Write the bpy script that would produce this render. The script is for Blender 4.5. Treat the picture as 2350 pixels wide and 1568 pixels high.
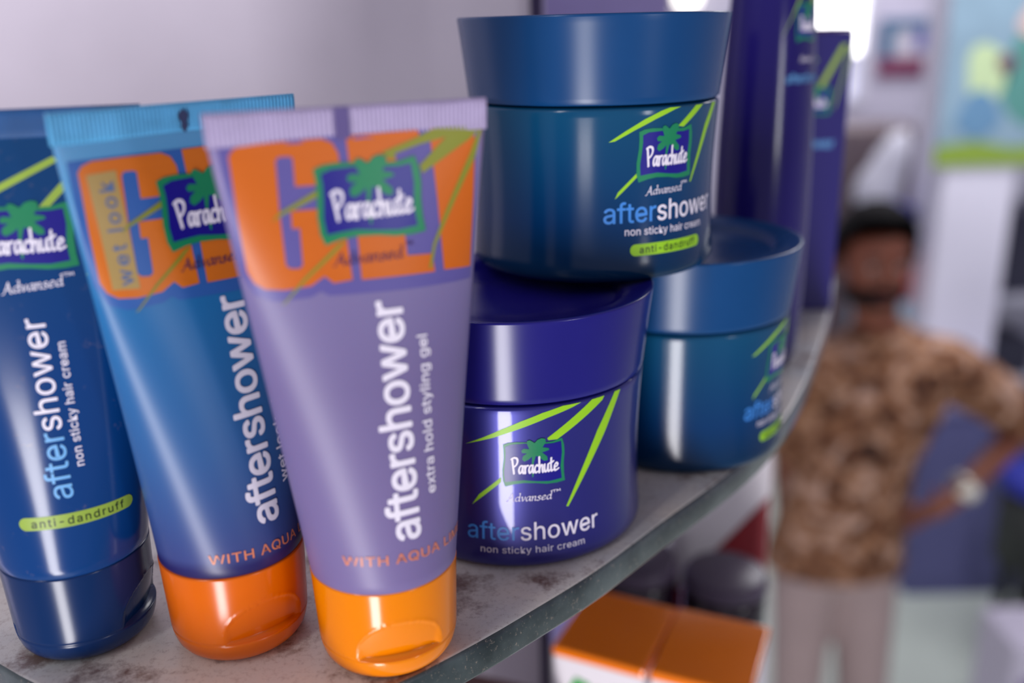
import bpy, bmesh, math, random
from mathutils import Vector, Matrix
for _o in list(bpy.data.objects): bpy.data.objects.remove(_o)
random.seed(7)
SC = bpy.context.scene
COL = SC.collection
# ---- camera and surface geometry (plain maths, metres) ----
FPX, PITCH, ROLL = 2181.0, 0.32224, 0.02552
SHELF_Z = 1.8800
EYE = (0.0, 0.0, SHELF_Z + 0.12833)
_c, _s = math.cos(PITCH), math.sin(PITCH)
_cr, _sr = math.cos(ROLL), math.sin(ROLL)
FW = (0.0, _c, -_s)
U0 = (0.0, _s, _c)
RT = (_cr, -_sr*U0[1], -_sr*U0[2])
UP = (_sr, _cr*U0[1], _cr*U0[2])

JAR_H, JAR_BODY = 0.06513, 0.04388
JAR_R = 0.0336

def arc_table(a, b, n=48):
    """front half of an ellipse from -90 to 90 degrees: cumulative arc fraction -1..1 -> angle"""
    ang = [-math.pi/2 + math.pi*i/n for i in range(n+1)]
    L = [0.0]
    for i in range(n):
        x0, y0 = a*math.sin(ang[i]), b*math.cos(ang[i]); x1, y1 = a*math.sin(ang[i+1]), b*math.cos(ang[i+1])
        L.append(L[-1] + math.hypot(x1-x0, y1-y0))
    T = L[-1]
    return ang, [2*l/T-1 for l in L]

class Tube:
    HT, HC, CR, W = 0.1160, 0.0225, 0.0300, 0.0245    # crimp top, shoulder height, (unused), half crimp width
    RS = 0.01530
    def __init__(self, pos, lean=(0, 0), yaw=0.0):
        self.pos, self.lean, self.yaw = pos, lean, yaw
        self.tabs = {}
    def ab(self, h):
        t = (h - self.HC)/(self.HT - 0.0055 - self.HC)
        if t >= 1: return self.W, 0.00055
        t = max(0, t)
        return self.RS + (self.W - self.RS)*t, 0.00055*t + self.RS*(1 - t)**0.96*(1+0.10*t)
    def local(self, u, h):
        """u -1..1 arc fraction over the front, h height in metres -> local xyz (front is -y)"""
        a, b = self.ab(h)
        k = round(h*20000)
        if k not in self.tabs: self.tabs[k] = arc_table(*self.ab(k/20000))
        ang, fr = self.tabs[k]
        sgn = 1
        if abs(u) > 1: u = (2-abs(u))*(1 if u > 0 else -1); sgn = -1
        lo, hi = 0, len(fr)-1
        while hi-lo > 1:
            m = (lo+hi)//2
            if fr[m] <= u: lo = m
            else: hi = m
        f = (u-fr[lo])/(fr[hi]-fr[lo]+1e-12)
        p = ang[lo] + f*(ang[hi]-ang[lo])
        return (a*math.sin(p), -sgn*b*math.cos(p), h)
    def lab(self, s, h):      # s in metres along the print, 0 = centre line
        return self.local(s/self.W, h)
    def world(self, p):
        x, y, z = p
        cy, sy = math.cos(self.yaw), math.sin(self.yaw)
        x, y = cy*x - sy*y, sy*x + cy*y
        lx, ly = self.lean     # the soft body bends a little off its upright cap
        k = max(0.0, z - self.HC*0.8)
        x += lx*k; y += ly*k
        return (self.pos[0]+x, self.pos[1]+y, SHELF_Z+z)

class Jar:
    def __init__(self, pos, z0, rot=0.0):
        self.pos, self.z0, self.rot = pos, z0, rot
    @staticmethod
    def rad(h):
        t = h/JAR_BODY
        return 0.03385 - 0.0011*math.sin(math.pi*min(1, max(0, t))**0.85) - 0.0002*t
    def lab(self, s, h):
        r = self.rad(h); p = s/JAR_R
        return (r*math.sin(p), -r*math.cos(p), h)
    def world(self, p):
        x, y, z = p; c, s = math.cos(self.rot), math.sin(self.rot)
        return (self.pos[0]+c*x-s*y, self.pos[1]+s*x+c*y, self.z0+z)

def lin(c): 
    return tuple(((v/255)/12.92 if v/255 <= 0.04045 else ((v/255+0.055)/1.055)**2.4) for v in c)

# ================= camera, world, lights, exposure =================
cam_d = bpy.data.cameras.new('camera'); cam = bpy.data.objects.new('camera', cam_d); COL.objects.link(cam)
cam.matrix_world = Matrix(((RT[0], UP[0], -FW[0], EYE[0]), (RT[1], UP[1], -FW[1], EYE[1]), (RT[2], UP[2], -FW[2], EYE[2]), (0, 0, 0, 1)))
cam_d.sensor_width = 36.0; cam_d.lens = FPX*36/2350; cam_d.clip_start = 0.01; cam_d.clip_end = 60
cam_d.dof.use_dof = True; cam_d.dof.focus_distance = 0.213; cam_d.dof.aperture_fstop = 6.0; cam_d.dof.aperture_blades = 0
SC.camera = cam
W = bpy.data.worlds.new('world'); SC.world = W; W.use_nodes = True
W.node_tree.nodes['Background'].inputs[0].default_value = (0.78, 0.73, 0.88, 1)
W.node_tree.nodes['Background'].inputs[1].default_value = 0.46

def area(name, loc, target, sx, sy, power, col=(1, 1, 1)):
    l = bpy.data.lights.new(name, 'AREA'); l.shape = 'RECTANGLE'; l.size = sx; l.size_y = sy; l.energy = power; l.color = col
    o = bpy.data.objects.new(name, l); COL.objects.link(o); o.location = loc
    d = Vector(target) - Vector(loc); o.rotation_euler = d.to_track_quat('-Z', 'Y').to_euler(); return o
# daylight through the shop's doorway, behind and left of the photographer
area('doorway_light', (-0.39, -1.75, 0.74), (0.0, 0.25, 1.3), 0.46, 1.42, 60, (1.0, 0.97, 1.0))
# ceiling lamp further inside the shop
area('ceiling_light', (1.3, 2.2, 2.95), (1.3, 2.3, 0), 1.2, 1.2, 45, (0.97, 0.96, 1.0))
area('far_wall_fill_light', (2.0, 4.0, 2.9), (2.0, 4.2, 0), 0.8, 0.8, 22, (0.97, 0.96, 1.0))  # extra unseen source, added to lighten the far wall
# daylight from the right hand side of the shop
area('side_window_light', (1.5, -1.25, 1.96), (0.1, 0.35, 1.98), 0.22, 0.40, 5, (0.97, 0.98, 1.0))
# unseen overhead strip added to brighten the shelf and the left wall
area('shelf_fill_light', (-0.75, -0.75, 2.85), (-0.3, 0.1, 1.9), 0.10, 1.1, 6, (1.0, 0.98, 1.0))
vs = SC.view_settings
vs.view_transform = 'Standard'; vs.look = 'None'; vs.exposure = -0.30; vs.gamma = 1.0; vs.use_curve_mapping = False
SC.cycles.use_denoising = True
SC.cycles.max_bounces = 6

# ================= helpers =================
def link(name, me, parent=None, m=None, loc=None):
    o = bpy.data.objects.new(name, me); COL.objects.link(o)
    if m is not None:
        me.materials.clear() if me.materials else None
        for k in (m if isinstance(m, (list, tuple)) else [m]): me.materials.append(k)
    if parent is not None: o.parent = parent
    if loc is not None: o.location = loc
    return o
def from_bm(name, bm, m=None, parent=None, smooth=True, loc=None):
    me = bpy.data.meshes.new(name); bm.normal_update(); bm.to_mesh(me); bm.free()
    if smooth:
        for p in me.polygons: p.use_smooth = True
    return link(name, me, parent, m, loc)
def tag(o, label, cat, group=None, kind=None):
    if label: o['label'] = label
    if cat: o['category'] = cat
    if group: o['group'] = group
    if kind: o['kind'] = kind
    return o
def thing(name, loc, label, cat, group=None):
    o = bpy.data.objects.new(name, None); COL.objects.link(o); o.location = loc; o.empty_display_size = 0.01
    return tag(o, label, cat, group)
def struct(name, bm, m, smooth=False):
    o = from_bm(name, bm, m, None, smooth); o['kind'] = 'structure'; return o
def bm_box(bm, x0, x1, y0, y1, z0, z1, bev=0.0):
    g = bmesh.ops.create_cube(bm, size=1.0)
    for v in g['verts']: v.co = Vector(((x0+x1)/2+v.co.x*(x1-x0), (y0+y1)/2+v.co.y*(y1-y0), (z0+z1)/2+v.co.z*(z1-z0)))
    if bev:
        es = list({e for v in g['verts'] for e in v.link_edges})
        bmesh.ops.bevel(bm, geom=es, offset=bev, segments=3, affect='EDGES', profile=0.5)
    return bm
def box(name, dims, m, parent=None, bev=0.0, rot=None):
    bm = bmesh.new(); bm_box(bm, *dims, bev=bev)
    if rot is not None: bmesh.ops.rotate(bm, verts=bm.verts, cent=(0, 0, 0), matrix=Matrix.Rotation(rot, 3, 'Z'))
    return from_bm(name, bm, m, parent, smooth=False)
def lathe(prof, n=96, mod=None):
    bm = bmesh.new(); rings = []
    for r, z in prof:
        if r < 1e-6: rings.append([bm.verts.new((0, 0, z))]); continue
        ring = []
        for i in range(n):
            a = 2*math.pi*i/n; rr = r
            if mod: rr = mod(r, a, z)
            ring.append(bm.verts.new((rr*math.sin(a), -rr*math.cos(a), z)))
        rings.append(ring)
    for A, B in zip(rings, rings[1:]):
        if len(A) == 1 and len(B) == 1: continue
        for i in range(n):
            j = (i+1) % n
            if len(A) == 1: bm.faces.new((A[0], B[j], B[i]))
            elif len(B) == 1: bm.faces.new((A[i], A[j], B[0]))
            else: bm.faces.new((A[i], A[j], B[j], B[i]))
    bmesh.ops.recalc_face_normals(bm, faces=bm.faces)
    return bm

# ================= materials =================
def mat(name, rgb, rough=0.4, spec=0.5, coat=0.0, metal=0.0, noise=0.0, nscale=40, trans=0.0, sss=0.0, emit=None, bump=0.0, ior=1.45, coat_r=0.05):
    m = bpy.data.materials.new(name); m.use_nodes = True; nt = m.node_tree; b = nt.nodes['Principled BSDF']
    c = lin(rgb)
    b.inputs['Base Color'].default_value = (*c, 1); b.inputs['Roughness'].default_value = rough
    b.inputs['Specular IOR Level'].default_value = spec; b.inputs['Metallic'].default_value = metal; b.inputs['IOR'].default_value = ior
    b.inputs['Coat Weight'].default_value = coat; b.inputs['Coat Roughness'].default_value = coat_r
    b.inputs['Transmission Weight'].default_value = trans
    if sss: b.inputs['Subsurface Weight'].default_value = sss; b.inputs['Subsurface Scale'].default_value = 0.004
    if emit: b.inputs['Emission Color'].default_value = (*lin(rgb), 1); b.inputs['Emission Strength'].default_value = emit
    tc = nt.nodes.new('ShaderNodeTexCoord'); n = nt.nodes.new('ShaderNodeTexNoise'); n.inputs['Scale'].default_value = nscale; n.inputs['Detail'].default_value = 5
    nt.links.new(tc.outputs['Object'], n.inputs['Vector'])
    if noise:
        r = nt.nodes.new('ShaderNodeValToRGB'); r.color_ramp.elements[0].position = .3; r.color_ramp.elements[1].position = .7
        r.color_ramp.elements[0].color = (*[v*(1-noise) for v in c], 1); r.color_ramp.elements[1].color = (*[min(1, v*(1+noise)) for v in c], 1)
        nt.links.new(n.outputs['Fac'], r.inputs['Fac']); nt.links.new(r.outputs['Color'], b.inputs['Base Color'])
    if bump:
        bp = nt.nodes.new('ShaderNodeBump'); bp.inputs['Strength'].default_value = bump; bp.inputs['Distance'].default_value = 0.001
        nt.links.new(n.outputs['Fac'], bp.inputs['Height']); nt.links.new(bp.outputs['Normal'], b.inputs['Normal'])
    return m
def mat_ramp(name, stops, z0, z1, rough=0.35, spec=0.5, coat=0.0, sss=0.0, metal=0.0, dust=0.0):
    """colour that runs from the bottom to the top of a pack (object z)"""
    m = mat(name, stops[0][1], rough, spec, coat, metal, sss=sss); nt = m.node_tree; b = nt.nodes['Principled BSDF']
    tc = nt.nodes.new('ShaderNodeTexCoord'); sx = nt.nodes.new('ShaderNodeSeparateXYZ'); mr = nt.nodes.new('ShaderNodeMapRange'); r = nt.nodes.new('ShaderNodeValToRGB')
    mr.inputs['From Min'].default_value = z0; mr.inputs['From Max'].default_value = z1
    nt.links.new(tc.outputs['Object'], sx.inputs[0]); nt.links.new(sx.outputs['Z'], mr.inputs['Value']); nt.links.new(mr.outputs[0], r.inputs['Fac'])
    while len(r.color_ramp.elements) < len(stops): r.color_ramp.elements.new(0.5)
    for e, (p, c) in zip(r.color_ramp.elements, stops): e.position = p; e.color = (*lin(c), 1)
    out = r.outputs['Color']
    if dust:
        n = nt.nodes.new('ShaderNodeTexNoise'); n.inputs['Scale'].default_value = 260; n.inputs['Detail'].default_value = 6; n.inputs['Roughness'].default_value = .7
        nt.links.new(tc.outputs['Object'], n.inputs['Vector'])
        rr = nt.nodes.new('ShaderNodeValToRGB'); rr.color_ramp.elements[0].position = .62; rr.color_ramp.elements[1].position = .8
        rr.color_ramp.elements[0].color = (0, 0, 0, 1); rr.color_ramp.elements[1].color = (dust, dust, dust, 1)
        mx = nt.nodes.new('ShaderNodeMix'); mx.data_type = 'RGBA'; mx.inputs['B'].default_value = (*lin((150, 130, 120)), 1)
        nt.links.new(n.outputs['Fac'], rr.inputs['Fac']); nt.links.new(rr.outputs['Color'], mx.inputs['Factor']); nt.links.new(out, mx.inputs['A']); out = mx.outputs['Result']
    nt.links.new(out, b.inputs['Base Color'])
    return m
GLYPHS = {
'-':(453,[[337,244,337,188,114,188,114,244]]),
'A':(480,[[16,0,201,509,276,509,463,0,395,0,287,302,264,372,232,478,245,478,228,419,213,371,191,302,85,0],[110,142,110,199,370,199,370,142]]),
'E':(419,[[60,0,60,509,372,509,372,452,125,452,125,286,355,286,355,229,125,229,125,57,375,57,375,0]]),
'H':(517,[[60,0,60,509,125,509,125,289,392,289,392,509,457,509,457,0,392,0,392,232,125,232,125,0]]),
'I':(300,[[31,0,31,57,118,57,118,452,31,452,31,509,269,509,269,452,183,452,183,57,269,57,269,0]]),
'L':(393,[[60,0,60,509,125,509,125,57,361,57,361,0]]),
'M':(628,[[60,0,60,509,152,509,277,187,287,159,299,123,311,84,322,49,307,49,318,83,330,121,342,158,352,187,476,509,568,509,568,0,504,0,504,291,504,327,505,369,506,413,507,457,513,457,498,409,482,363,467,322,456,291,342,0,286,0,170,291,159,321,145,361,129,408,112,457,119,457,120,416,121,372,122,328,122,291,122,0]]),
'Q':(533,[[245,159,313,159,369,85,384,65,468,-48,401,-48,346,27,331,46],[267,-7,225,-3,186,7,150,25,119,49,92,79,70,115,53,157,44,203,40,254,44,305,53,352,70,393,92,429,119,459,150,484,186,501,225,512,267,516,309,512,348,501,384,484,415,459,442,429,464,393,480,352,490,305,493,254,490,203,480,157,464,115,442,79,415,49,384,25,348,7,309,-3],[267,53,310,59,349,76,383,105,408,144,425,194,430,254,425,314,408,365,383,404,349,433,310,450,267,456,223,450,184,433,151,404,125,364,109,314,103,254,109,194,125,144,151,105,184,76,223,59]]),
'T':(449,[[32,452,32,509,417,509,417,452,257,452,257,0,193,0,193,452]]),
'U':(517,[[259,-8,203,-2,154,15,114,43,85,80,66,124,60,173,60,509,124,509,124,178,128,144,141,113,160,87,187,68,220,56,259,52,298,56,331,68,357,87,377,113,389,144,393,178,393,509,457,509,457,173,451,124,433,80,403,43,363,15,315,-2]]),
'W':(686,[[155,0,16,509,82,509,163,196,175,145,187,94,197,40,189,40,200,94,211,145,224,196,306,509,380,509,462,196,474,145,486,94,497,40,488,40,499,94,510,145,523,196,603,509,670,509,530,0,455,0,368,323,351,391,344,431,336,475,350,475,335,395,327,359,318,323,230,0]]),
'a':(389,[[160,-9,126,-5,94,5,68,22,48,45,35,73,30,108,34,138,43,161,58,179,78,193,100,203,125,211,178,220,234,227,252,230,265,235,273,243,276,255,276,257,273,279,267,297,256,311,240,322,220,329,196,331,171,329,149,322,132,313,118,301,107,288,100,274,41,291,57,322,79,346,104,364,133,375,163,382,194,384,215,383,239,379,263,372,286,360,306,343,322,320,333,290,337,251,337,0,277,0,277,52,272,52,264,38,252,25,236,12,215,1,190,-6],[170,45,202,49,228,59,248,74,263,93,272,115,276,138,276,190,259,182,231,176,200,171,175,168,154,164,134,159,117,150,103,139,95,124,92,105,94,87,102,72,114,61,130,52,149,47]]),
'c':(396,[[207,-8,159,-2,117,16,82,46,56,85,40,133,34,187,40,243,56,291,82,330,117,360,159,378,207,384,234,383,260,377,284,368,305,356,324,341,340,322,353,301,362,277,303,262,298,276,290,289,270,311,257,319,242,325,226,329,207,330,173,325,145,310,124,287,108,258,99,224,96,187,99,151,108,117,124,89,145,66,173,51,207,46,226,48,243,52,258,58,271,66,282,76,292,89,299,102,304,117,363,102,354,78,341,56,325,37,306,21,285,9,261,-1,235,-6]]),
'd':(424,[[195,-8,151,-2,111,16,79,45,55,84,39,133,34,189,39,245,55,293,79,332,112,361,151,378,196,384,228,381,253,373,272,360,287,346,306,319,311,319,311,509,372,509,372,0,313,0,313,59,307,59,287,31,272,17,252,4,227,-5],[205,47,236,51,263,65,284,86,299,115,309,150,312,189,309,229,300,263,284,291,263,312,237,325,205,330,172,325,145,311,124,290,108,261,99,227,96,189,99,151,109,117,124,88,145,66,172,51]]),
'e':(404,[[212,-8,161,-2,117,16,82,46,56,85,40,132,34,187,39,242,55,290,81,329,115,359,157,378,205,384,236,382,266,374,294,361,319,341,341,315,357,282,368,242,371,194,371,169,75,169,75,221,338,221,310,202,307,237,298,269,283,294,263,314,237,326,205,330,173,326,146,313,125,294,109,270,99,241,96,211,96,178,100,139,110,106,128,80,151,61,179,50,212,46,234,48,254,53,271,61,285,73,297,88,306,105,365,91,353,63,335,39,311,19,283,4,249,-5]]),
'f':(254,[[228,379,228,327,6,327,6,379],[81,0,81,432,84,461,96,486,113,505,135,519,161,527,187,530,222,527,243,521,227,468,215,472,195,474,171,470,154,460,145,443,142,419,142,0]]),
'g':(425,[[207,-151,168,-148,134,-140,105,-127,82,-110,64,-91,51,-69,101,-41,122,-66,136,-78,154,-88,178,-95,207,-97,249,-92,282,-75,304,-47,311,-6,311,68,306,68,287,41,272,28,252,16,227,8,195,5,152,10,113,27,80,53,55,90,39,136,34,191,39,246,55,293,80,332,112,361,152,378,196,384,228,382,253,373,273,360,288,346,308,319,313,319,313,379,372,379,372,-9,367,-54,350,-90,324,-117,291,-136,251,-147],[205,59,237,63,264,75,285,95,300,121,309,154,312,193,309,231,300,264,285,291,264,312,237,325,205,330,172,325,145,312,124,290,109,262,99,229,96,193,99,155,109,123,124,96,145,76,172,63]]),
'h':(410,[[114,227,114,0,53,0,53,509,114,509,114,287,102,287,124,332,152,362,187,379,227,384,264,380,295,369,321,349,341,321,353,285,357,240,357,0,296,0,296,235,290,275,273,304,246,323,210,329,184,326,161,317,141,303,126,283,117,257]]),
'i':(167,[[53,0,53,379,114,379,114,0],[84,443,67,446,54,455,44,468,41,483,44,499,54,512,67,521,84,524,100,521,114,512,123,499,126,483,123,468,114,455,100,446]]),
'k':(381,[[110,137,110,212,121,212,284,379,360,379,184,199,177,199],[53,0,53,509,114,509,114,0],[294,0,148,186,191,229,372,0]]),
'l':(189,[[139,-2,101,3,74,20,58,47,53,84,53,509,114,509,114,99,115,77,120,62,130,54,146,52,160,53,170,54,181,3,162,-1]]),
'm':(610,[[53,0,53,379,112,379,112,295,108,295,118,323,132,346,151,363,172,376,195,384,219,386,257,380,287,361,309,331,321,295,312,295,322,321,337,343,357,361,381,375,407,383,437,386,468,383,497,372,522,354,541,328,553,296,557,255,557,0,496,0,496,254,490,289,473,313,447,326,419,330,395,328,374,320,358,307,345,290,338,270,335,247,335,0,274,0,274,260,269,288,253,311,229,326,199,330,178,328,158,320,140,307,126,289,117,266,114,238,114,0]]),
'n':(410,[[114,227,114,0,53,0,53,379,112,379,112,287,102,287,124,332,152,362,187,379,227,384,264,380,295,369,321,349,341,321,353,285,357,240,357,0,296,0,296,235,290,275,273,304,246,323,210,329,184,326,161,317,141,303,126,283,117,257]]),
'o':(415,[[207,-8,159,-2,117,16,82,46,56,85,40,133,34,187,40,243,56,291,82,330,117,360,159,378,207,384,256,378,299,360,333,330,359,291,376,243,381,187,376,133,359,85,333,46,299,16,256,-2],[207,46,242,51,270,66,292,89,307,117,316,151,319,187,316,224,307,258,292,287,270,310,242,325,207,330,173,325,145,310,124,287,108,258,99,224,96,187,99,151,108,117,124,89,145,66,173,51]]),
'r':(259,[[53,0,53,379,112,379,112,321,115,321,130,347,152,367,181,380,213,385,229,384,243,384,243,322,230,324,207,326,182,323,159,315,140,301,126,284,117,262,114,237,114,0]]),
's':(365,[[182,-8,145,-5,112,3,84,18,62,38,45,63,36,94,94,107,105,79,124,60,150,49,181,45,217,50,244,62,262,81,268,103,265,121,254,136,237,147,212,155,149,170,104,186,72,208,53,237,47,274,51,305,65,332,87,354,115,370,149,381,187,384,223,381,254,372,279,358,299,339,314,316,324,290,268,277,258,298,243,316,219,328,187,333,156,329,131,317,114,299,109,277,112,258,124,243,144,232,172,223,229,209,275,194,306,171,325,142,331,107,326,75,312,47,290,24,260,6,223,-5]]),
't':(227,[[204,379,204,327,6,327,6,379],[65,471,126,471,126,98,128,76,136,61,150,53,170,50,185,51,202,54,213,2,192,-3,168,-4,125,2,92,21,72,52,65,93]]),
'u':(410,[[182,-5,146,-1,115,11,89,31,69,59,57,95,53,139,53,379,114,379,114,144,119,105,137,75,164,56,200,50,226,53,249,62,268,77,283,97,293,122,296,153,296,379,357,379,357,0,298,0,298,92,307,92,286,47,257,17,222,0]]),
'w':(567,[[138,0,23,379,87,379,133,214,154,137,165,91,175,41,165,41,175,90,186,135,206,214,252,379,316,379,362,214,382,136,392,91,402,41,391,41,402,90,413,135,434,214,480,379,545,379,429,0,368,0,319,172,305,225,291,280,277,338,291,338,277,280,263,225,248,172,199,0]]),
'x':(379,[[21,0,171,218,171,171,29,379,100,379,147,306,179,253,207,206,175,206,190,229,202,253,216,279,233,306,282,379,352,379,209,169,209,214,358,0,287,0,231,85,200,136,173,182,205,182,178,136,165,112,148,85,91,0]]),
'y':(389,[[47,-139,61,-86,71,-87,88,-90,104,-89,118,-84,130,-74,141,-58,151,-36,163,-1,17,379,84,379,165,155,177,121,187,87,206,21,184,21,202,87,212,121,224,155,305,379,371,379,204,-58,191,-85,177,-107,159,-124,139,-136,117,-143,91,-145,65,-143]]),
}
# ================= flat print: outlines laid on the curved packs =================
GLYPHS['I'] = (185, [[60, 0, 60, 509, 125, 509, 125, 0]])
GLYPHS['l'] = (170, [[55, 0, 55, 530, 115, 530, 115, 0]])
GLYPHS[' '] = (190, [])
_fill = {}
def fill2d(contours, offset=0.0):
    """contours (lists of xy) -> list of flat faces (lists of xy), holes respected"""
    cu = bpy.data.curves.new('outline', 'CURVE'); cu.dimensions = '2D'; cu.fill_mode = 'BOTH'; cu.offset = offset
    for c in contours:
        sp = cu.splines.new('POLY'); sp.points.add(len(c)-1); sp.use_cyclic_u = True
        for p, (x, y) in zip(sp.points, c): p.co = (x, y, 0, 1)
    o = bpy.data.objects.new('outline', cu)
    me = o.to_mesh(); fs = [[(me.vertices[i].co.x, me.vertices[i].co.y) for i in p.vertices] for p in me.polygons]
    o.to_mesh_clear(); bpy.data.objects.remove(o); bpy.data.curves.remove(cu)
    return fs
def glyph(ch, off):
    k = (ch, off)
    if k not in _fill:
        _, cs = GLYPHS[ch]
        base = fill2d([list(zip(c[0::2], c[1::2])) for c in cs]) if cs else []
        r = off*.95      # heavier weight: the outline spread evenly all round
        _fill[k] = base + ([[(x+r*math.cos(a), y+r*math.sin(a)) for x, y in f] for a in [math.pi*i/4+.2 for i in range(8)] for f in base] if off > 3 else [])
    return _fill[k]
def text(s, p0, p1, cap, off=0.0, track=0, slant=0.0):
    """faces of a line of lettering from p0 to p1 (mm on the label); cap = capital height in mm"""
    adv = [GLYPHS[c][0]+track for c in s]; tot = sum(adv)-track
    d = Vector((p1[0]-p0[0], p1[1]-p0[1])); L = d.length; d /= L; n = Vector((-d.y, d.x)); sx = L/tot; sy = cap/509
    out = []; x = 0; res = []
    for c, a in zip(s, adv):
        fs = []
        for f in glyph(c, off):
            fs.append([(p0[0]+d.x*(x+gx+slant*gy)*sx+n.x*gy*sy, p0[1]+d.y*(x+gx+slant*gy)*sx+n.y*gy*sy) for gx, gy in f])
        res.append(fs); x += a
    return res
def flat(l): return [f for g in l for f in g]
def hull(pts):
    pts = sorted(set(pts))
    def half(ps):
        h = []
        for p in ps:
            while len(h) >= 2 and (h[-1][0]-h[-2][0])*(p[1]-h[-2][1])-(h[-1][1]-h[-2][1])*(p[0]-h[-2][0]) <= 0: h.pop()
            h.append(p)
        return h
    a = half(pts); b = half(pts[::-1]); return a[:-1]+b[:-1]
def smooth_pts(p, k=3):
    if len(p) < 3: return p
    out = []
    for i in range(len(p)-1):
        p0 = p[max(0, i-1)]; p1 = p[i]; p2 = p[i+1]; p3 = p[min(len(p)-1, i+2)]
        for j in range(k):
            t = j/k
            out.append(tuple(0.5*((2*p1[q])+(-p0[q]+p2[q])*t+(2*p0[q]-5*p1[q]+4*p2[q]-p3[q])*t*t+(-p0[q]+3*p1[q]-3*p2[q]+p3[q])*t**3) for q in (0, 1)))
    return out+[p[-1]]
# pen letters: strokes in units of the x-height, advance first
PEN = {
 'P': (1.15, [[(.12, 2.0), (.22, 1.2), (.38, 0)], [(0, 1.95), (.45, 2.12), (.95, 2.0), (1.05, 1.6), (.8, 1.15), (.3, .85)]]),
 'a': (1.0, [[(.78, .95), (.42, 1.0), (.12, .55), (.22, .05), (.55, .2), (.78, .85)], [(.8, 1.0), (.76, .4), (.86, .03), (1.0, .12)]]),
 'r': (.75, [[(.12, 1.0), (.18, .5), (.2, 0)], [(.18, .45), (.4, .95), (.72, 1.0)]]),
 'c': (.8, [[(.72, .9), (.42, 1.0), (.12, .5), (.3, .03), (.75, .2)]]),
 'h': (.95, [[(.12, 2.05), (.14, 1.0), (.14, 0)], [(.15, .4), (.45, .95), (.68, .85), (.68, .3), (.78, 0)]]),
 'u': (1.0, [[(.12, 1.0), (.12, .3), (.32, .02), (.62, .3), (.76, 1.0)], [(.76, 1.0), (.74, .3), (.88, .02), (1.0, .15)]]),
 't': (.75, [[(.32, 1.75), (.28, .6), (.38, .05), (.65, .15)], [(.0, 1.1), (.4, 1.15), (.7, 1.3)]]),
 'e': (.95, [[(.18, .5), (.6, .6), (.74, .85), (.45, 1.03), (.15, .6), (.28, .05), (.9, .25)]]),
 'A': (1.35, [[(-.05, 0), (.2, .1), (.75, 1.75)], [(.72, 1.75), (.95, .6), (1.1, .03), (1.3, .05)], [(.3, .65), (.95, .65)]]),
 'd': (1.05, [[(.74, .85), (.48, 1.0), (.18, .78), (.14, .28), (.36, .03), (.62, .18), (.78, .5)], [(.62, 1.78), (.82, 1.82)], [(.82, 1.82), (.80, 1.0), (.79, .2)], [(.79, .2), (.86, .03), (1.02, .14)]]),
 'v': (.85, [[(.02, .9), (.2, .95), (.35, .05)], [(.38, .05), (.7, .6), (.72, 1.0)]]),
 'n': (1.0, [[(.02, .85), (.2, 1.0), (.18, 0)], [(.2, .5), (.5, .98), (.72, .85), (.7, .1), (.95, .1)]]),
 's': (.75, [[(.62, .88), (.38, 1.0), (.15, .8), (.45, .5), (.58, .2), (.3, .0), (.05, .12)]]),
 '™': (1.0, [[(.0, 2.0), (.4, 2.0)], [(.2, 2.0), (.2, 1.5)], [(.5, 1.5), (.52, 2.0), (.68, 1.65), (.84, 2.0), (.88, 1.5)]]),
}
def pen(s, p0, p1, xh, w, thin=0.55, ang=0.7, slant=0.0):
    tot = sum(PEN[c][0] for c in s); d = Vector((p1[0]-p0[0], p1[1]-p0[1])); L = d.length; d /= L; n = Vector((-d.y, d.x)); sx = L/tot
    x = 0; out = []
    for c in s:
        ww = w*(.6 if c == '™' else 1)
        nib = [(ww/2*math.cos(t)*math.cos(ang)-ww*thin/2*math.sin(t)*math.sin(ang), ww/2*math.cos(t)*math.sin(ang)+ww*thin/2*math.sin(t)*math.cos(ang)) for t in [2*math.pi*i/10 for i in range(10)]]
        for st in PEN[c][1]:
            pts = smooth_pts(st, 4)
            q = [(p0[0]+d.x*(x+a+slant*b)*sx+n.x*b*xh, p0[1]+d.y*(x+a+slant*b)*sx+n.y*b*xh) for a, b in pts]
            for A, B in zip(q, q[1:]):
                out.append(hull([(A[0]+u, A[1]+v) for u, v in nib]+[(B[0]+u, B[1]+v) for u, v in nib]))
        x += PEN[c][0]
    return out
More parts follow.
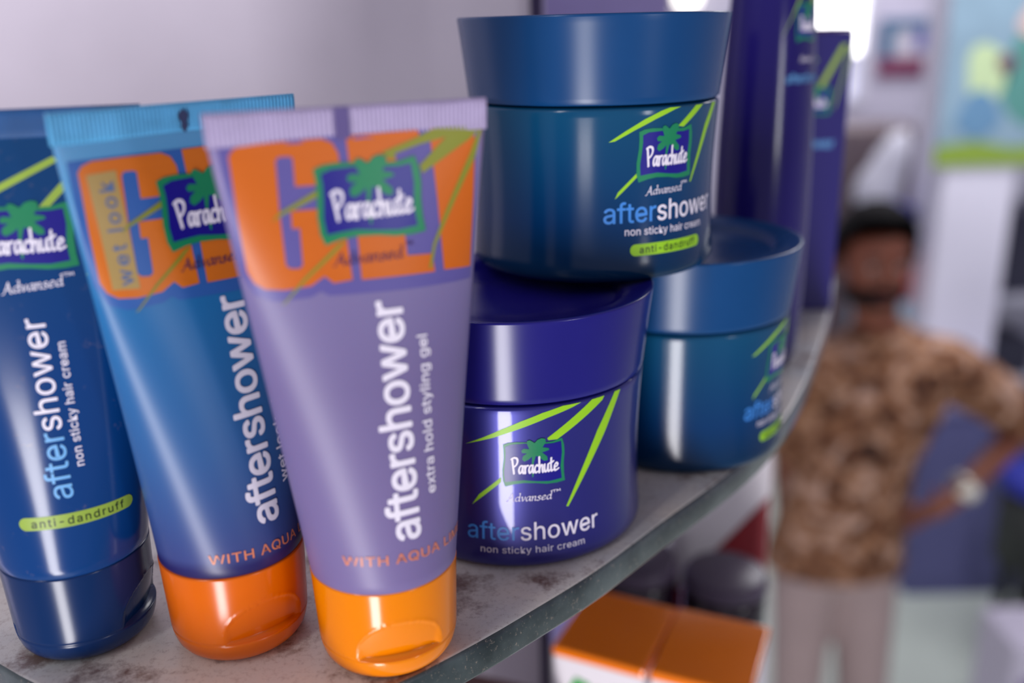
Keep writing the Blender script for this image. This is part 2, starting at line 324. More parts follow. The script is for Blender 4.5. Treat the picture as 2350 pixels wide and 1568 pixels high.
def decal(name, surf, origin, faces, m, layer, parent, du=1.0, dh=1.5, lift=5.0e-5):
    """print part: 2-D faces (mm) cut to follow the curved surface surf(s, h) -> world xyz"""
    bm = bmesh.new()
    for k_, f in enumerate(faces):
        vs_ = [bm.verts.new((x, y, ((k_*7) % 23)*0.0010)) for x, y in f]     # overlapping pieces of one letter sit a hair apart
        try: bm.faces.new(vs_)
        except ValueError: pass
    xs = [v.co.x for v in bm.verts]; ys = [v.co.y for v in bm.verts]
    for lo, hi, st, no in ((min(xs), max(xs), du, (1, 0, 0)), (min(ys), max(ys), dh, (0, 1, 0))):
        k = math.ceil(lo/st)
        while k*st < hi:
            bmesh.ops.bisect_plane(bm, geom=bm.verts[:]+bm.edges[:]+bm.faces[:], plane_co=(no[0]*k*st, no[1]*k*st, 0), plane_no=no, dist=1e-6); k += 1
    bmesh.ops.triangulate(bm, faces=bm.faces[:])
    me = bpy.data.meshes.new(name); nrm = []; O = Vector(origin)
    ref = None
    bm.verts.ensure_lookup_table(); pos = []
    for v in bm.verts:
        s, h = v.co.x/1000, v.co.y/1000; e = 2.5e-4
        p = Vector(surf(s, h)); a = Vector(surf(s+e, h))-Vector(surf(s-e, h)); b = Vector(surf(s, h+e))-Vector(surf(s, h-e))
        nn = a.cross(b).normalized(); nrm.append(nn); pos.append(p+nn*(lift*(layer+1)+v.co.z/1000)-O)
    for v, p in zip(bm.verts, pos): v.co = p
    # keep faces pointing along the surface normal
    bm.normal_update()
    for f in bm.faces:
        if f.normal.dot(nrm[f.verts[0].index]) < 0: f.normal_flip()
    bm.to_mesh(me); bm.free()
    for p in me.polygons: p.use_smooth = True
    me.normals_split_custom_set_from_vertices(nrm)
    return link(name, me, parent, m)

LOGO_OUT = [(-8.11,105.83),(-6.44,106.4),(-3.96,106.6),(-0.76,106.42),(4.78,105.99),(7.38,106.02),(10.36,106.75),(11.09,104.51),(11.28,102.04),(11.02,99.1),(11.13,95.84),(11.47,93.28),(8.72,92.97),(5.38,93.03),(1.92,93.57),(-2.02,93.8),(-4.9,93.49),(-7.81,92.74),(-8.52,94.7),(-8.59,97.84),(-8.03,101.36),(-7.98,103.72)]
LOGO_IN = [(-6.93,104.92),(-5.1,105.59),(-1.11,105.74),(4.69,105.23),(7.29,105.19),(9.58,105.48),(9.88,102.17),(9.47,98.02),(9.87,94.47),(6.05,94.11),(2.56,94.42),(-1.85,95.0),(-4.71,94.81),(-7.29,94.53),(-7.51,97.26),(-7.04,100.8),(-6.84,103.15)]
PALM = [(0.09,107.11),(0.9,106.65),(1.59,106.12),(2.61,107.11),(3.8,107.44),(4.92,107.17),(5.11,106.2),(4.09,104.61),(6.0,104.16),(6.2,103.59),(4.71,103.23),(3.9,103.06),(5.57,101.59),(5.71,100.48),(4.62,100.34),(2.71,101.84),(1.97,102.15),(1.3,100.04),(1.3,96.64),(1.06,95.56),(0.79,95.59),(0.6,97.68),(0.71,100.1),(0.79,102.01),(-0.23,101.15),(-1.6,100.55),(-2.32,101.21),(-1.99,102.26),(-0.73,103.1),(-2.23,103.23),(-2.5,103.97),(-1.78,104.57),(-0.05,104.35),(-0.71,105.95),(-0.7,106.89)]
def logo(surf, origin, parent, box_mm, layer=2, dark=False, skew=0.0, in_scale=1.0):
    """the wavy green-edged badge with palm and the hand-lettered name, fitted into box_mm = (s0, s1, h0, h1)"""
    s0, s1, h0, h1 = box_mm; X0, X1, Y0, Y1 = -8.59, 11.47, 92.74, 106.75
    def T(p):
        a = (p[0]-X0)/(X1-X0); b = (p[1]-Y0)/(Y1-Y0)
        return (s0+(s1-s0)*a, h0+(h1-h0)*b+skew*(a-.5))
    decal('badge_border', surf, origin, fill2d([[T(p) for p in LOGO_OUT]]), M['logo_green'], layer, parent)
    cx, cy = 1.3, 99.9
    inn = [(cx+(x-cx)*in_scale, cy+(y-cy)*in_scale) for x, y in LOGO_IN]
    decal('badge', surf, origin, fill2d([[T(p) for p in inn]]), M['logo_blue'], layer+1, parent)
    decal('palm_emblem', surf, origin, fill2d([[T(p) for p in PALM]]), M['logo_green'], layer+2, parent)
    k = (h1-h0)/(Y1-Y0)
    decal('brand_lettering', surf, origin, pen('Parachute', T((-5.6, 96.9)), T((9.3, 96.9)), 2.35*k, .68*k, .7, .9), M['white_ink'], layer+3, parent)
M = {}
M['logo_green'] = mat('logo_green', (20, 128, 84), 0.35)
M['logo_blue'] = mat('logo_blue', (22, 14, 130), 0.3)
M['white_ink'] = mat('white_ink', (236, 230, 244), 0.4)
M['pale_blue_ink'] = mat('pale_blue_ink', (110, 176, 232), 0.4)
M['blue_ink'] = mat('blue_ink', (62, 138, 222), 0.4)
M['lime_ink'] = mat('lime_ink', (150, 205, 30), 0.4)
M['lime_soft'] = mat('lime_soft', (150, 178, 66), 0.4)
M['olive_ink'] = mat('olive_ink', (132, 136, 40), 0.4)
M['orange_ink'] = mat('orange_ink', (202, 98, 10), 0.38)
M['orange_ink2'] = mat('orange_ink_dim', (208, 108, 22), 0.38)
M['orange_text'] = mat('orange_text', (222, 132, 96), 0.4)
M['violet_ink'] = mat('violet_ink', (92, 84, 152), 0.4)
M['blue_shadow_ink'] = mat('blue_shadow_ink', (44, 92, 166), 0.4)
M['dark_text'] = mat('dark_text', (60, 24, 84), 0.5)
M['black_text'] = mat('black_text', (14, 30, 28), 0.4)
M['tan_ink'] = mat('tan_ink', (170, 142, 84), 0.4)
M['wet_text'] = mat('wet_text', (84, 108, 150), 0.4)

# ================= the setting =================
wall_m = mat('painted_wall', (212, 204, 218), 0.75, noise=0.05, nscale=14, bump=0.12)
M['lav_panel'] = mat('lavender_panel', (186, 174, 232), 0.6, noise=0.03)
M['dark_trim'] = mat('dark_trim', (42, 28, 70), 0.5)
far_wall = mat('far_wall_paint', (206, 202, 220), 0.8, noise=0.04, nscale=2)
floor_m = mat('floor_tiles_pale', (196, 206, 196), 0.35, noise=0.08, nscale=3)
ceil_m = mat('ceiling_paint', (225, 222, 232), 0.8)

def wall_quad(name, a, b, z0, z1, t, m):
    """upright slab from plan point a to b, thickness t to its left side"""
    d = Vector((b[0]-a[0], b[1]-a[1])).normalized(); n = Vector((-d.y, d.x))*t
    bm = bmesh.new(); P = [a, b, (b[0]+n.x, b[1]+n.y), (a[0]+n.x, a[1]+n.y)]
    lo = [bm.verts.new((x, y, z0)) for x, y in P]; hi = [bm.verts.new((x, y, z1)) for x, y in P]
    bm.faces.new(lo[::-1]); bm.faces.new(hi)
    for i in range(4): bm.faces.new((lo[i], lo[(i+1) % 4], hi[(i+1) % 4], hi[i]))
    return struct(name, bm, m)
wall_quad('wall_left', (-1.6, 0.52), (0.0145, 0.403), 0, 3.0, 0.05, wall_m)
box_t = box('trim_1', (0.0105, 0.0155, 0.398, 0.47, 0, 3.0), M['dark_trim'], bev=0.0012); box_t['kind'] = 'structure'
wall_quad('wall_middle', (-0.02, 0.585), (0.096, 0.585), 0, 3.0, 0.03, M['lav_panel'])
bm = bmesh.new(); bm_box(bm, -2.5, 4.5, -2.6, 5.2, -0.05, 0); struct('floor', bm, floor_m)
# far wall with the window opening
def far_wall_build():
    bm = bmesh.new(); Y0, Y1 = 5.0, 5.15
    wx0, wx1, wz0, wz1 = 1.25, 1.83, 1.58, 2.75
    for d in ((-2.5, wx0, 0, 3.0), (wx1, 4.5, 0, 3.0), (wx0, wx1, 0, wz0), (wx0, wx1, wz1, 3.0)): bm_box(bm, d[0], d[1], Y0, Y1, d[2], d[3])
    struct('wall_back', bm, far_wall)
    w = thing('window_1', (1.54, 5.0, 1.58), None, None); w['kind'] = 'structure'
    f = mat('window_frame_white', (225, 225, 235), 0.5)
    for n, d in (('window_frame', (-.29, -.26, -.02, .1, 0, 1.17)), ('window_frame', (.26, .29, -.02, .1, 0, 1.17)), ('window_frame', (-.26, .26, -.02, .1, 0, .03)), ('window_frame', (-.26, .26, -.02, .1, 1.14, 1.17)), ('window_bar', (-.015, .015, 0, .06, .03, 1.14))):
        box(n, d, f, w, 0.004)
    pane = mat('daylit_pane', (255, 253, 250), 0.4, emit=5.0)
    frost = mat('frosted_pane', (214, 214, 232), 0.4, emit=0.85)
    for x0, x1 in ((-.26, -.015), (.015, .26)):
        box('pane', (x0, x1, .05, .06, .25, 1.14), pane, w); box('frosted_pane', (x0, x1, .05, .06, .03, .23), frost, w)
    box('window_bar', (-.26, .26, 0, .06, .23, .25), f, w)
far_wall_build()
wall_quad('wall_right', (4.5, 5.15), (4.5, -2.6), 0, 3.0, 0.05, far_wall)
# pillar
bm = bmesh.new(); bm_box(bm, 1.468, 1.715, 3.2, 3.46, 0, 3.0, 0.01); struct('pillar', bm, mat('pillar_paint', (226, 224, 240), 0.7, noise=0.02, nscale=3))

# ================= glass shelf =================
OUT = [(-0.36, 0.335), (-0.26, 0.270), (-0.20, 0.231), (-0.15, 0.198), (-0.1118, 0.1726), (-0.1026, 0.1668), (-0.088, 0.1580), (-0.072, 0.1525), (-0.055, 0.1512), (-0.040, 0.1550), (-0.025, 0.1635),
       (-0.0087, 0.1766), (0.0048, 0.1892), (0.0159, 0.2000), (0.0242, 0.2090), (0.0310, 0.2170), (0.0409, 0.2287), (0.0512, 0.2403), (0.0620, 0.2528), (0.0760, 0.2705), (0.0900, 0.2920), (0.1030, 0.3165), (0.1145, 0.3410), (0.1285, 0.3730), (0.1420, 0.4060), (0.1560, 0.4420), (0.1690, 0.4800), (0.1780, 0.5200), (0.1820, 0.5830)]
BACK = [(0.096, 0.583), (0.0165, 0.583), (0.0165, 0.400), (-0.36, 0.4265)]
def dusty_glass(name, edge=False):
    m = bpy.data.materials.new(name); m.use_nodes = True; nt = m.node_tree; b = nt.nodes['Principled BSDF']
    tc = nt.nodes.new('ShaderNodeTexCoord')
    def noise(sc, det=6, rgh=.6, stretch=None, seed=0):
        n = nt.nodes.new('ShaderNodeTexNoise'); n.inputs['Scale'].default_value = sc; n.inputs['Detail'].default_value = det; n.inputs['Roughness'].default_value = rgh
        mp = nt.nodes.new('ShaderNodeMapping'); mp.inputs['Location'].default_value = (seed, seed*.7, 0)
        if stretch: mp.inputs['Scale'].default_value = stretch
        nt.links.new(tc.outputs['Object'], mp.inputs[0]); nt.links.new(mp.outputs[0], n.inputs['Vector']); return n.outputs['Fac']
    def ramp(f, a, bb, c0, c1):
        r = nt.nodes.new('ShaderNodeValToRGB'); r.color_ramp.elements[0].position = a; r.color_ramp.elements[1].position = bb
        r.color_ramp.elements[0].color = (*c0, 1); r.color_ramp.elements[1].color = (*c1, 1); nt.links.new(f, r.inputs['Fac']); return r.outputs['Color']
    def mixc(f, A, B):
        x = nt.nodes.new('ShaderNodeMix'); x.data_type = 'RGBA'; nt.links.new(f, x.inputs['Factor'])
        for k, v in (('A', A), ('B', B)):
            if isinstance(v, tuple): x.inputs[k].default_value = (*v, 1)
            else: nt.links.new(v, x.inputs[k])
        return x.outputs['Result']
    z, o = (0, 0, 0), (1, 1, 1)
    if edge:
        col = ramp(noise(55, 4), .38, .66, lin((24, 38, 42)), lin((76, 88, 90)))
        col = mixc(ramp(noise(900, 4, .8), .60, .68, z, (.65, .65, .65)), col, lin((168, 152, 136)))
        col = mixc(ramp(noise(300, 5, .7, seed=3), .60, .72, z, (.6, .6, .6)), col, lin((24, 34, 38)))
        b.inputs['Roughness'].default_value = .3; b.inputs['Coat Weight'].default_value = .7; b.inputs['Coat Roughness'].default_value = .08
    else:
        col = ramp(noise(24, 4), .35, .65, lin((224, 224, 220)), lin((240, 228, 212)))
        col = mixc(ramp(noise(700, 5, .8, seed=1), .52, .68, z, (.45, .45, .45)), col, lin((132, 100, 86)))
        blotch = ramp(noise(38, 8, .72, seed=5.3), (.53), .63, z, (.9, .85, .85))
        col = mixc(blotch, col, lin((108, 58, 30)))
        col = mixc(ramp(noise(26, 3, .5, seed=9), .5, .72, z, (.35, .35, .35)), col, lin((128, 146, 158)))
        b.inputs['Roughness'].default_value = .42; b.inputs['Coat Weight'].default_value = .25; b.inputs['Coat Roughness'].default_value = .2
    b.inputs['Transmission Weight'].default_value = .12
    nt.links.new(col, b.inputs['Base Color'])
    return m
def glass_shelf(name, outline, ztop, t, label):
    bm = bmesh.new()
    pts = smooth_pts(outline[0], 3) if isinstance(outline[0], list) else outline
    pts = pts + outline[1]
    vs_ = [bm.verts.new((x, y, 0)) for x, y in pts]; f = bm.faces.new(vs_)
    if f.normal.z < 0: f.normal_flip()
    r = bmesh.ops.extrude_face_region(bm, geom=[f]); bmesh.ops.translate(bm, verts=[v for v in r['geom'] if isinstance(v, bmesh.types.BMVert)], vec=(0, 0, -t))
    bmesh.ops.recalc_face_normals(bm, faces=bm.faces)
    es = [e for e in bm.edges if len(e.link_faces) == 2 and abs(e.link_faces[0].normal.z-e.link_faces[1].normal.z) > .5]
    bmesh.ops.bevel(bm, geom=es, offset=0.0011, segments=3, affect='EDGES', profile=0.5)
    bm.normal_update()
    for f in bm.faces: f.material_index = 0 if f.normal.z > 0.95 else 1
    o = from_bm(name, bm, [M['shelf_top'], M['shelf_edge']], None, True, (0, 0, ztop))
    for p in o.data.polygons: p.use_smooth = len(p.vertices) <= 4
    return tag(o, label, 'shelf')
M['shelf_top'] = dusty_glass('dusty_glass_top'); M['shelf_edge'] = dusty_glass('glass_edge', True)
shelf = glass_shelf('glass_shelf', [OUT, BACK], SHELF_Z, 0.0088, 'thick dusty glass shelf with curved front edge holding the tubes and jars')
shelf_low = glass_shelf('glass_shelf', [[(-0.30, 0.40), (-0.30, 0.26), (-0.1, 0.22), (0.02, 0.235), (0.09, 0.27), (0.125, 0.35), (0.142, 0.490)], [(0.0165, 0.490), (0.0165, 0.400)]], 1.650, 0.007, 'lower glass shelf under the orange topped cartons')
bs = thing('shelf_bracket', (-0.15, 0.405, SHELF_Z-0.0088), 'small metal bracket under the big glass shelf at the wall', 'bracket')
met = mat('bracket_metal', (120, 120, 126), 0.3, metal=1.0)
box('arm', (-.006, .006, -.08, .008, -.012, 0), met, bs, 0.001); box('plate', (-.012, .012, .0035, .008, -.05, 0), met, bs, 0.001)

# ================= tubes =================
def tube(name, T, mats, label, tab_ang=-0.12, notch=False, group='squeeze tubes on the glass shelf'):
    O = (T.pos[0], T.pos[1], SHELF_Z); root = thing(name, O, label, 'tube', group); O = Vector(O)
    NU, NH = 120, 46
    hs = [T.HC+0.0003 + (T.HT-0.0052-T.HC-0.0003)*i/NH for i in range(NH+1)]
    bm = bmesh.new(); rings = []
    for k, (h, sc) in enumerate([(T.HC-0.0004, .93), (T.HC-.0002, .975)]+[(h, 1) for h in hs]):
        ring = []
        for i in range(NU):
            u = -2+4*i/NU
            if u < -1: uu, back = -2-u, True
            elif u > 1: uu, back = 2-u, True
            else: uu, back = u, False
            x, y, z = T.local(uu, max(h, T.HC)); z = h
            if back: y = -y
            ring.append(bm.verts.new(Vector(T.world((x*sc, y*sc, z)))-O))
        rings.append(ring)
    for A, B in zip(rings, rings[1:]):
        for i in range(NU): bm.faces.new((A[i], A[(i+1) % NU], B[(i+1) % NU], B[i]))
    bm.faces.new(rings[0][::-1])
    bmesh.ops.recalc_face_normals(bm, faces=bm.faces)
    from_bm('body', bm, mats['body'], root)
    # crimped seal with pressed ridges
    bm = bmesh.new(); n = 62; h0, h1 = T.HT-0.0056, T.HT; rows = 7; half = T.W+0.0002; cols = n*4
    grid = {}
    for sgn in (-1, 1):
        for r in range(rows):
            h = h0+(h1-h0)*r/(rows-1)
            for c in range(cols+1):
                x = -half+2*half*c/cols; ridge = .00030*max(0, math.sin(2*math.pi*c/4+.3)) if 0 < r < rows-1 else 0
                y = sgn*(.00050+ridge)
                grid[sgn, r, c] = bm.verts.new(Vector(T.world((x, y, h)))-O)
    for sgn in (-1, 1):
        for r in range(rows-1):
            for c in range(cols): bm.faces.new([grid[sgn, a, b] for a, b in ((r, c), (r, c+1), (r+1, c+1), (r+1, c))])
    for c in range(cols):
        bm.faces.new([grid[-1, rows-1, c], grid[-1, rows-1, c+1], grid[1, rows-1, c+1], grid[1, rows-1, c]])
        bm.faces.new([grid[-1, 0, c], grid[-1, 0, c+1], grid[1, 0, c+1], grid[1, 0, c]])
    for r in range(rows-1):
        for c in (0, cols): bm.faces.new([grid[-1, r, c], grid[-1, r+1, c], grid[1, r+1, c], grid[1, r, c]])
    bmesh.ops.recalc_face_normals(bm, faces=bm.faces)
    from_bm('crimped_seal', bm, mats['seal'], root)
    # flip cap
    zs = 0.0062; R = T.RS
    prof = [(0, 0.0), (0.0100, 0.0), (0.0113, 0.0002), (0.0124, 0.0007), (0.0134, 0.0016), (0.0141, 0.0027), (0.0145, 0.0040), (0.01470, 0.0052), (0.01478, 0.0058), (0.01462, 0.0060), (0.01480, 0.0062)]
    z = 0.0066
    while z < T.HC-0.0006: prof.append((0.01482+(R+0.00015-0.01482)*(z-0.006)/(T.HC-.006), z)); z += 0.0004
    prof += [(R+.00012, T.HC-.0003), (R-.0003, T.HC-.0001), (R-0.002, T.HC-.0001), (0, T.HC-.0001)]
    ta = tab_ang+T.yaw
    def mod(r, a, z):
        if r < .012: return r
        d = (a-ta+math.pi) % (2*math.pi)-math.pi
        q = d/0.66; top = zs+0.0086*math.sqrt(max(0, 1-q*q))
        if abs(q) < 1 and zs-.0001 < z < top:
            dep = (top-z)/(0.0086); e = min(1, (1-abs(q))*6)
            return r-(0.0017*dep**1.2+0.0002)*min(1, e)
        if notch:
            d2 = (a+0.85-0+math.pi) % (2*math.pi)-math.pi
            if abs(d2) < .06 and .003 < z < .0085: return r-.0011*(1-abs(d2)/.06)
        if abs(q) < 1.12 and z >= top and z < top+.0007 and abs(q) < 1: return r+.00012
        return r
    bm = lathe(prof, 288, mod)
    from_bm('cap', bm, mats['cap'], root)
    return root, O

def shift(fs, dx, dy): return [[(x+dx, y+dy) for x, y in f] for f in fs]
T1 = Tube((-0.0975, 0.18554), (0.05612, -0.09868), 0.25617)
T2 = Tube((-0.0625, 0.18411), (0.01903, -0.01479), 0.8083)
T3 = Tube((-0.02841, 0.17731), (0.02334, -0.11939), 0.43339)
G_ = [(-21.52,108.94),(-20.63,110.02),(-18.73,110.68),(-12.85,110.79),(-5.85,110.81),(-4.13,109.98),(-3.34,108.26),(-3.29,106.15),(-3.38,103.09),(-11.57,103.2),(-11.2,107.92),(-11.73,108.24),(-13.48,108.28),(-14.1,107.69),(-14.89,99.12),(-15.24,89.97),(-14.56,89.29),(-12.98,89.15),(-12.32,89.7),(-11.89,96.11),(-13.23,96.11),(-12.97,99.19),(-3.59,99.05),(-3.75,92.51),(-3.71,86.17),(-7.26,85.95),(-8.72,87.36),(-11.34,85.88),(-16.12,85.57),(-19.53,85.92),(-21.31,87.13),(-22.18,89.17),(-22.06,98.49)]
E_ = [(-1.62,111.0),(11.45,111.2),(11.87,108.69),(6.86,108.57),(6.94,104.37),(10.12,104.22),(10.11,101.17),(6.98,101.09),(7.29,92.76),(7.32,89.22),(12.55,88.9),(12.85,85.47),(-2.02,85.97),(-1.63,100.31)]
L_ = [(13.55,111.2),(21.91,111.2),(22.57,108.02),(22.31,97.86),(21.65,85.0),(14.89,85.49),(14.39,98.76)]
SH_ = [(-22.86,111.0),(-10.49,111.1),(3.95,111.2),(21.77,111.3),(22.9,105.52),(22.6,92.61),(21.9,82.67),(6.0,83.1),(-8.32,83.81),(-9.73,84.72),(-11.63,83.9),(-14.91,83.7),(-18.41,83.58),(-21.47,84.83),(-23.36,88.64),(-23.47,97.35),(-23.12,106.77)]
S_ = [[(14.75,111.3),(24.1,111.3),(24.1,110.9),(11.55,108.59),(6.88,107.38),(6.63,106.32),(5.37,106.66),(4.48,107.79),(10.5,109.65)],
      [(24.02,111.2),(21.3,108.87),(11.68,103.48),(11.27,104.98),(17.39,110.14)], [(24.02,111.04),(22.53,105.52),(13.44,90.46),(12.15,86.23),(11.55,86.32),(12.86,90.8),(21.34,106.12),(23.15,110.48)],
      [(-7.82,102.41),(-8.03,101.13),(-14.5,98.61),(-16.58,97.6),(-14.89,99.12)], [(-3.75,93.49),(-6.24,91.3),(-11.9,87.19),(-16.5,83.07),(-17.03,82.9),(-12.35,87.48),(-5.53,92.7)]]
def gel_print(T, root, O, dh, sub, shadow, orange, wet=False):
    surf = lambda s, h: T.world(T.lab(s, h)); mv = lambda P: [(x, y+dh) for x, y in P]
    D = lambda n, f, m, l, **k: decal(n, surf, O, f, m, l, root, **k)
    D('print_shadow', fill2d([mv(SH_)]), shadow, 0)
    for P in (G_, E_, L_): D('printed_letter', fill2d([mv(P)]), orange, 1)
    if wet:
        D('print_panel', fill2d([[(-20.3, 105.0), (-14.9, 105.3), (-15.3, 83.2+.6), (-20.2, 83.6+.6)]]), M['tan_ink'], 2)
        D('small_lettering', flat(text('wet look', (-16.3, 84.6), (-16.0, 103.6), 2.6, 10, 90)), M['wet_text'], 3)
    for P in S_: D('leaf_streak', fill2d([mv(P)]), M['olive_ink'], 3)
    logo(surf, O, root, (-8.59, 11.47, 92.74+dh, 106.75+dh), 4)
    D('script_lettering', pen('Advansed', (-6.8, 89.0+dh), (6.4, 89.0+dh), 1.2, .3, .35, .6, .14)+pen('™', (7.2, 89.3+dh), (8.8, 89.3+dh), 1.2, .25, .5), M['dark_text'], 4)
    D('product_lettering', flat(text('aftershower', (4.0, 33.2+dh*.5), (5.2, 81.6+dh*.7), 6.6, 18, -18)), M['white_ink'], 1)
    D('small_lettering', flat(text(sub, (8.7, 41.6+dh), (9.9, 74.2+dh), 2.15, 14, 12)), M['white_ink'], 1)
    D('small_lettering', flat(text('WITH AQUA LIME', (-12.5, 29.4+dh), (18.2, 28.3+dh), 2.0, 9, 25)), M['orange_text'], 1)
gel3 = mat_ramp('violet_gel_tube', [(0, (120, 106, 154)), (.5, (114, 102, 148)), (1, (130, 122, 168))], .022, .11, 0.42, 0.45, sss=.15)
seal3 = mat('violet_clear_seal', (174, 160, 198), 0.4, noise=.08, nscale=300, trans=.15)
orange_cap = mat('orange_cap_plastic', (236, 130, 0), 0.15, 0.5, sss=.1)
r3, O3 = tube('squeeze_tube', T3, dict(body=gel3, seal=seal3, cap=orange_cap), 'violet styling gel tube with orange cap, in front of the jars')
def seal_mark(T, root, O, s0, s1, m, blot=False):
    surf = lambda s, h: T.world((s, -.00092, h)); H = T.HT*1000
    pts = [(s0, H-5.5), (s1, H-5.5), (s1, H-.15), (s0, H-.15)] if not blot else [((s0+s1)/2+(s1-s0)/2*(1+.35*math.sin(5*a))*math.cos(a), H-3+2.0*(1+.2*math.sin(3*a))*math.sin(a)) for a in [2*math.pi*i/16 for i in range(16)]]
    decal('seal_mark', surf, O, fill2d([pts]), m, 0, root)
seal_mark(T3, r3, O3, -3.5, -.9, mat('seal_mark_violet', (92, 80, 132), .4))
gel_print(T3, r3, O3, 0, 'extra hold styling gel', M['violet_ink'], M['orange_ink'])
gel2 = mat_ramp('blue_gel_tube', [(0, (30, 26, 84)), (.02, (34, 32, 96)), (.045, (56, 68, 128)), (.3, (46, 92, 150)), (.65, (30, 108, 168)), (1, (92, 156, 202))], .0225, .112, 0.36, 0.5, sss=.1)
seal2 = mat('blue_clear_seal', (98, 182, 232), 0.35, noise=.1, nscale=300, trans=.15)
orange_cap2 = mat('orange_cap_plastic_deep', (218, 100, 0), 0.2, 0.5, sss=.1)  # deeper, slightly rougher orange than the violet tube's cap
r2, O2 = tube('squeeze_tube', T2, dict(body=gel2, seal=seal2, cap=orange_cap2), 'bright blue wet look gel tube with orange cap')
seal_mark(T2, r2, O2, -1.2, .6, mat('seal_mark_dark', (54, 62, 96), .5), True)
gel_print(T2, r2, O2, -3.4, 'wet look styling gel', M['blue_shadow_ink'], M['orange_ink2'], True)
cream = mat_ramp('teal_blue_tube', [(0, (6, 58, 120)), (.5, (6, 58, 120)), (1, (12, 62, 110))], .022, .11, 0.17, 0.45, dust=.3)
seal1 = mat('teal_seal', (20, 78, 136), 0.35, noise=.1, nscale=200)
cap1 = mat('navy_cap_plastic', (5, 40, 88), 0.2, 0.42)
r1, O1 = tube('squeeze_tube', T1, dict(body=cream, seal=seal1, cap=cap1), 'teal blue anti-dandruff hair cream tube with dark blue cap', tab_ang=1.3, notch=True)
def cream_print(T, root, O, caps=True):
    surf = lambda s, h: T.world(T.lab(s, h)); D = lambda n, f, m, l, **k: decal(n, surf, O, f, m, l, root, **k)
    D('leaf_streak', fill2d([[(-14.5, 95.5), (-6.5, 99.8), (-0.87, 102.9), (8.7, 107.3), (9.6, 106.4), (-1.07, 101.4), (-8, 97.9)]]), M['lime_soft'], 0)
    D('leaf_streak', fill2d([[(5.35, 98.3), (6.9, 97.9), (16.5, 107.0), (15.2, 108.0)]]), M['lime_soft'], 0)
    D('leaf_streak', fill2d([[(22.0, 108.0), (20.6, 108.0), (15.5, 92.0), (12.6, 84.5), (12.2, 84.7)]]), M['lime_soft'], 0)
    D('leaf_streak', fill2d([[(-7.5, 87.0), (-9.0, 84.0), (-14, 79.5), (-14.4, 79.9)]]), M['lime_soft'], 0)
    logo(surf, O, root, (-7.7, 11.3, 86.3, 98.9), 1)
    D('script_lettering', pen('Advansed', (-3.2, 82.5), (8.0, 83.2), 1.2, .30, .35, .6, .14)+pen('™', (8.3, 83.2), (10.4, 83.3), 1.15, .3, .6), M['white_ink'], 1)
    t = text('aftershower', (4.4, 39.9), (3.7, 77.6), 4.75, 5, 0)
    D('product_lettering', flat(t[:5]), M['pale_blue_ink'], 1); D('product_lettering', flat(t[5:]), M['white_ink'], 1)
    D('small_lettering', flat(text('non sticky hair cream', (7.3, 46.3), (6.9, 72.5), 1.75, 10, 20)), M['white_ink'], 1)
    cap = [(-5.6, 33.9), (15.2, 33.9)]
    pts = [(-5.6+1.45*math.cos(a), 35.35+1.45*math.sin(a)) for a in [math.pi/2+math.pi*i/8 for i in range(9)]]+[(15.2+1.45*math.cos(a), 35.35+1.45*math.sin(a)) for a in [-math.pi/2+math.pi*i/8 for i in range(9)]]
    D('printed_capsule', fill2d([pts]), M['lime_soft'], 0)
    D('small_lettering', flat(text('anti-dandruff', (-4.6, 34.5), (14.2, 34.5), 1.7, 6, 90)), M['black_text'], 1)
cream_print(T1, r1, O1)

# ================= jars =================
def jar(J, bodym, lidm, label):
    O = Vector((J.pos[0], J.pos[1], J.z0)); root = thing('cream_jar', O, label, 'jar', 'cream jars on the glass shelf')
    prof = [(0, .0006), (.0290, .0006), (.0305, 0), (.0316, .0002), (.0327, .0010), (.0334, .0022)]
    n = 30
    for i in range(1, n+1):
        h = .0026+(JAR_BODY-.0012-.0026)*i/n; prof.append((J.rad(h), h))
    prof += [(J.rad(JAR_BODY)-.0002, JAR_BODY-.0007), (J.rad(JAR_BODY)-.0009, JAR_BODY-.0002), (.0300, JAR_BODY), (.0300, JAR_BODY+.002), (0, JAR_BODY+.002)]
    from_bm('body', lathe(prof, 192), bodym, root)
    B, H = JAR_BODY, JAR_H
    prof = [(0, B+.0021), (.0320, B+.0021), (.0320, B+.0003), (.0334, B+.0003), (.0337, B+.0006)]
    for i in range(1, 15):
        t = i/14; prof.append((.0337+.0021*t+.0002*t**3, B+.0006+(H-.0007-B-.0006)*t))
    prof += [(.03602, H-.0003), (.0358, H-.00005), (.0354, H), (.0345, H-.0002), (.0310, H-.0009), (.0282, H-.0017), (.0274, H-.0028), (.0262, H-.0034), (.015, H-.0040), (0, H-.0041)]
    from_bm('lid', lathe(prof, 192), lidm, root)
    return root, O
def capsule(x0, x1, y, r): 
    return [(x0+r*math.cos(a), y+r*math.sin(a)) for a in [math.pi/2+math.pi*i/8 for i in range(9)]]+[(x1+r*math.cos(a), y+r*math.sin(a)) for a in [-math.pi/2+math.pi*i/8 for i in range(9)]]
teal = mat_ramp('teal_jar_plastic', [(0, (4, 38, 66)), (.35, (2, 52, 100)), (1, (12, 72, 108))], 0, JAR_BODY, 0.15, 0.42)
teal_lid = mat('blue_lid_plastic', (10, 64, 116), 0.27, 0.42, noise=.03, nscale=60)
purple = mat_ramp('purple_jar_plastic', [(0, (36, 34, 120)), (1, (40, 40, 130))], 0, JAR_BODY, 0.34, 0.5, coat=.6, metal=.35)
purple_lid = mat('purple_lid_plastic', (28, 24, 116), 0.22, 0.5, noise=.03, nscale=60)
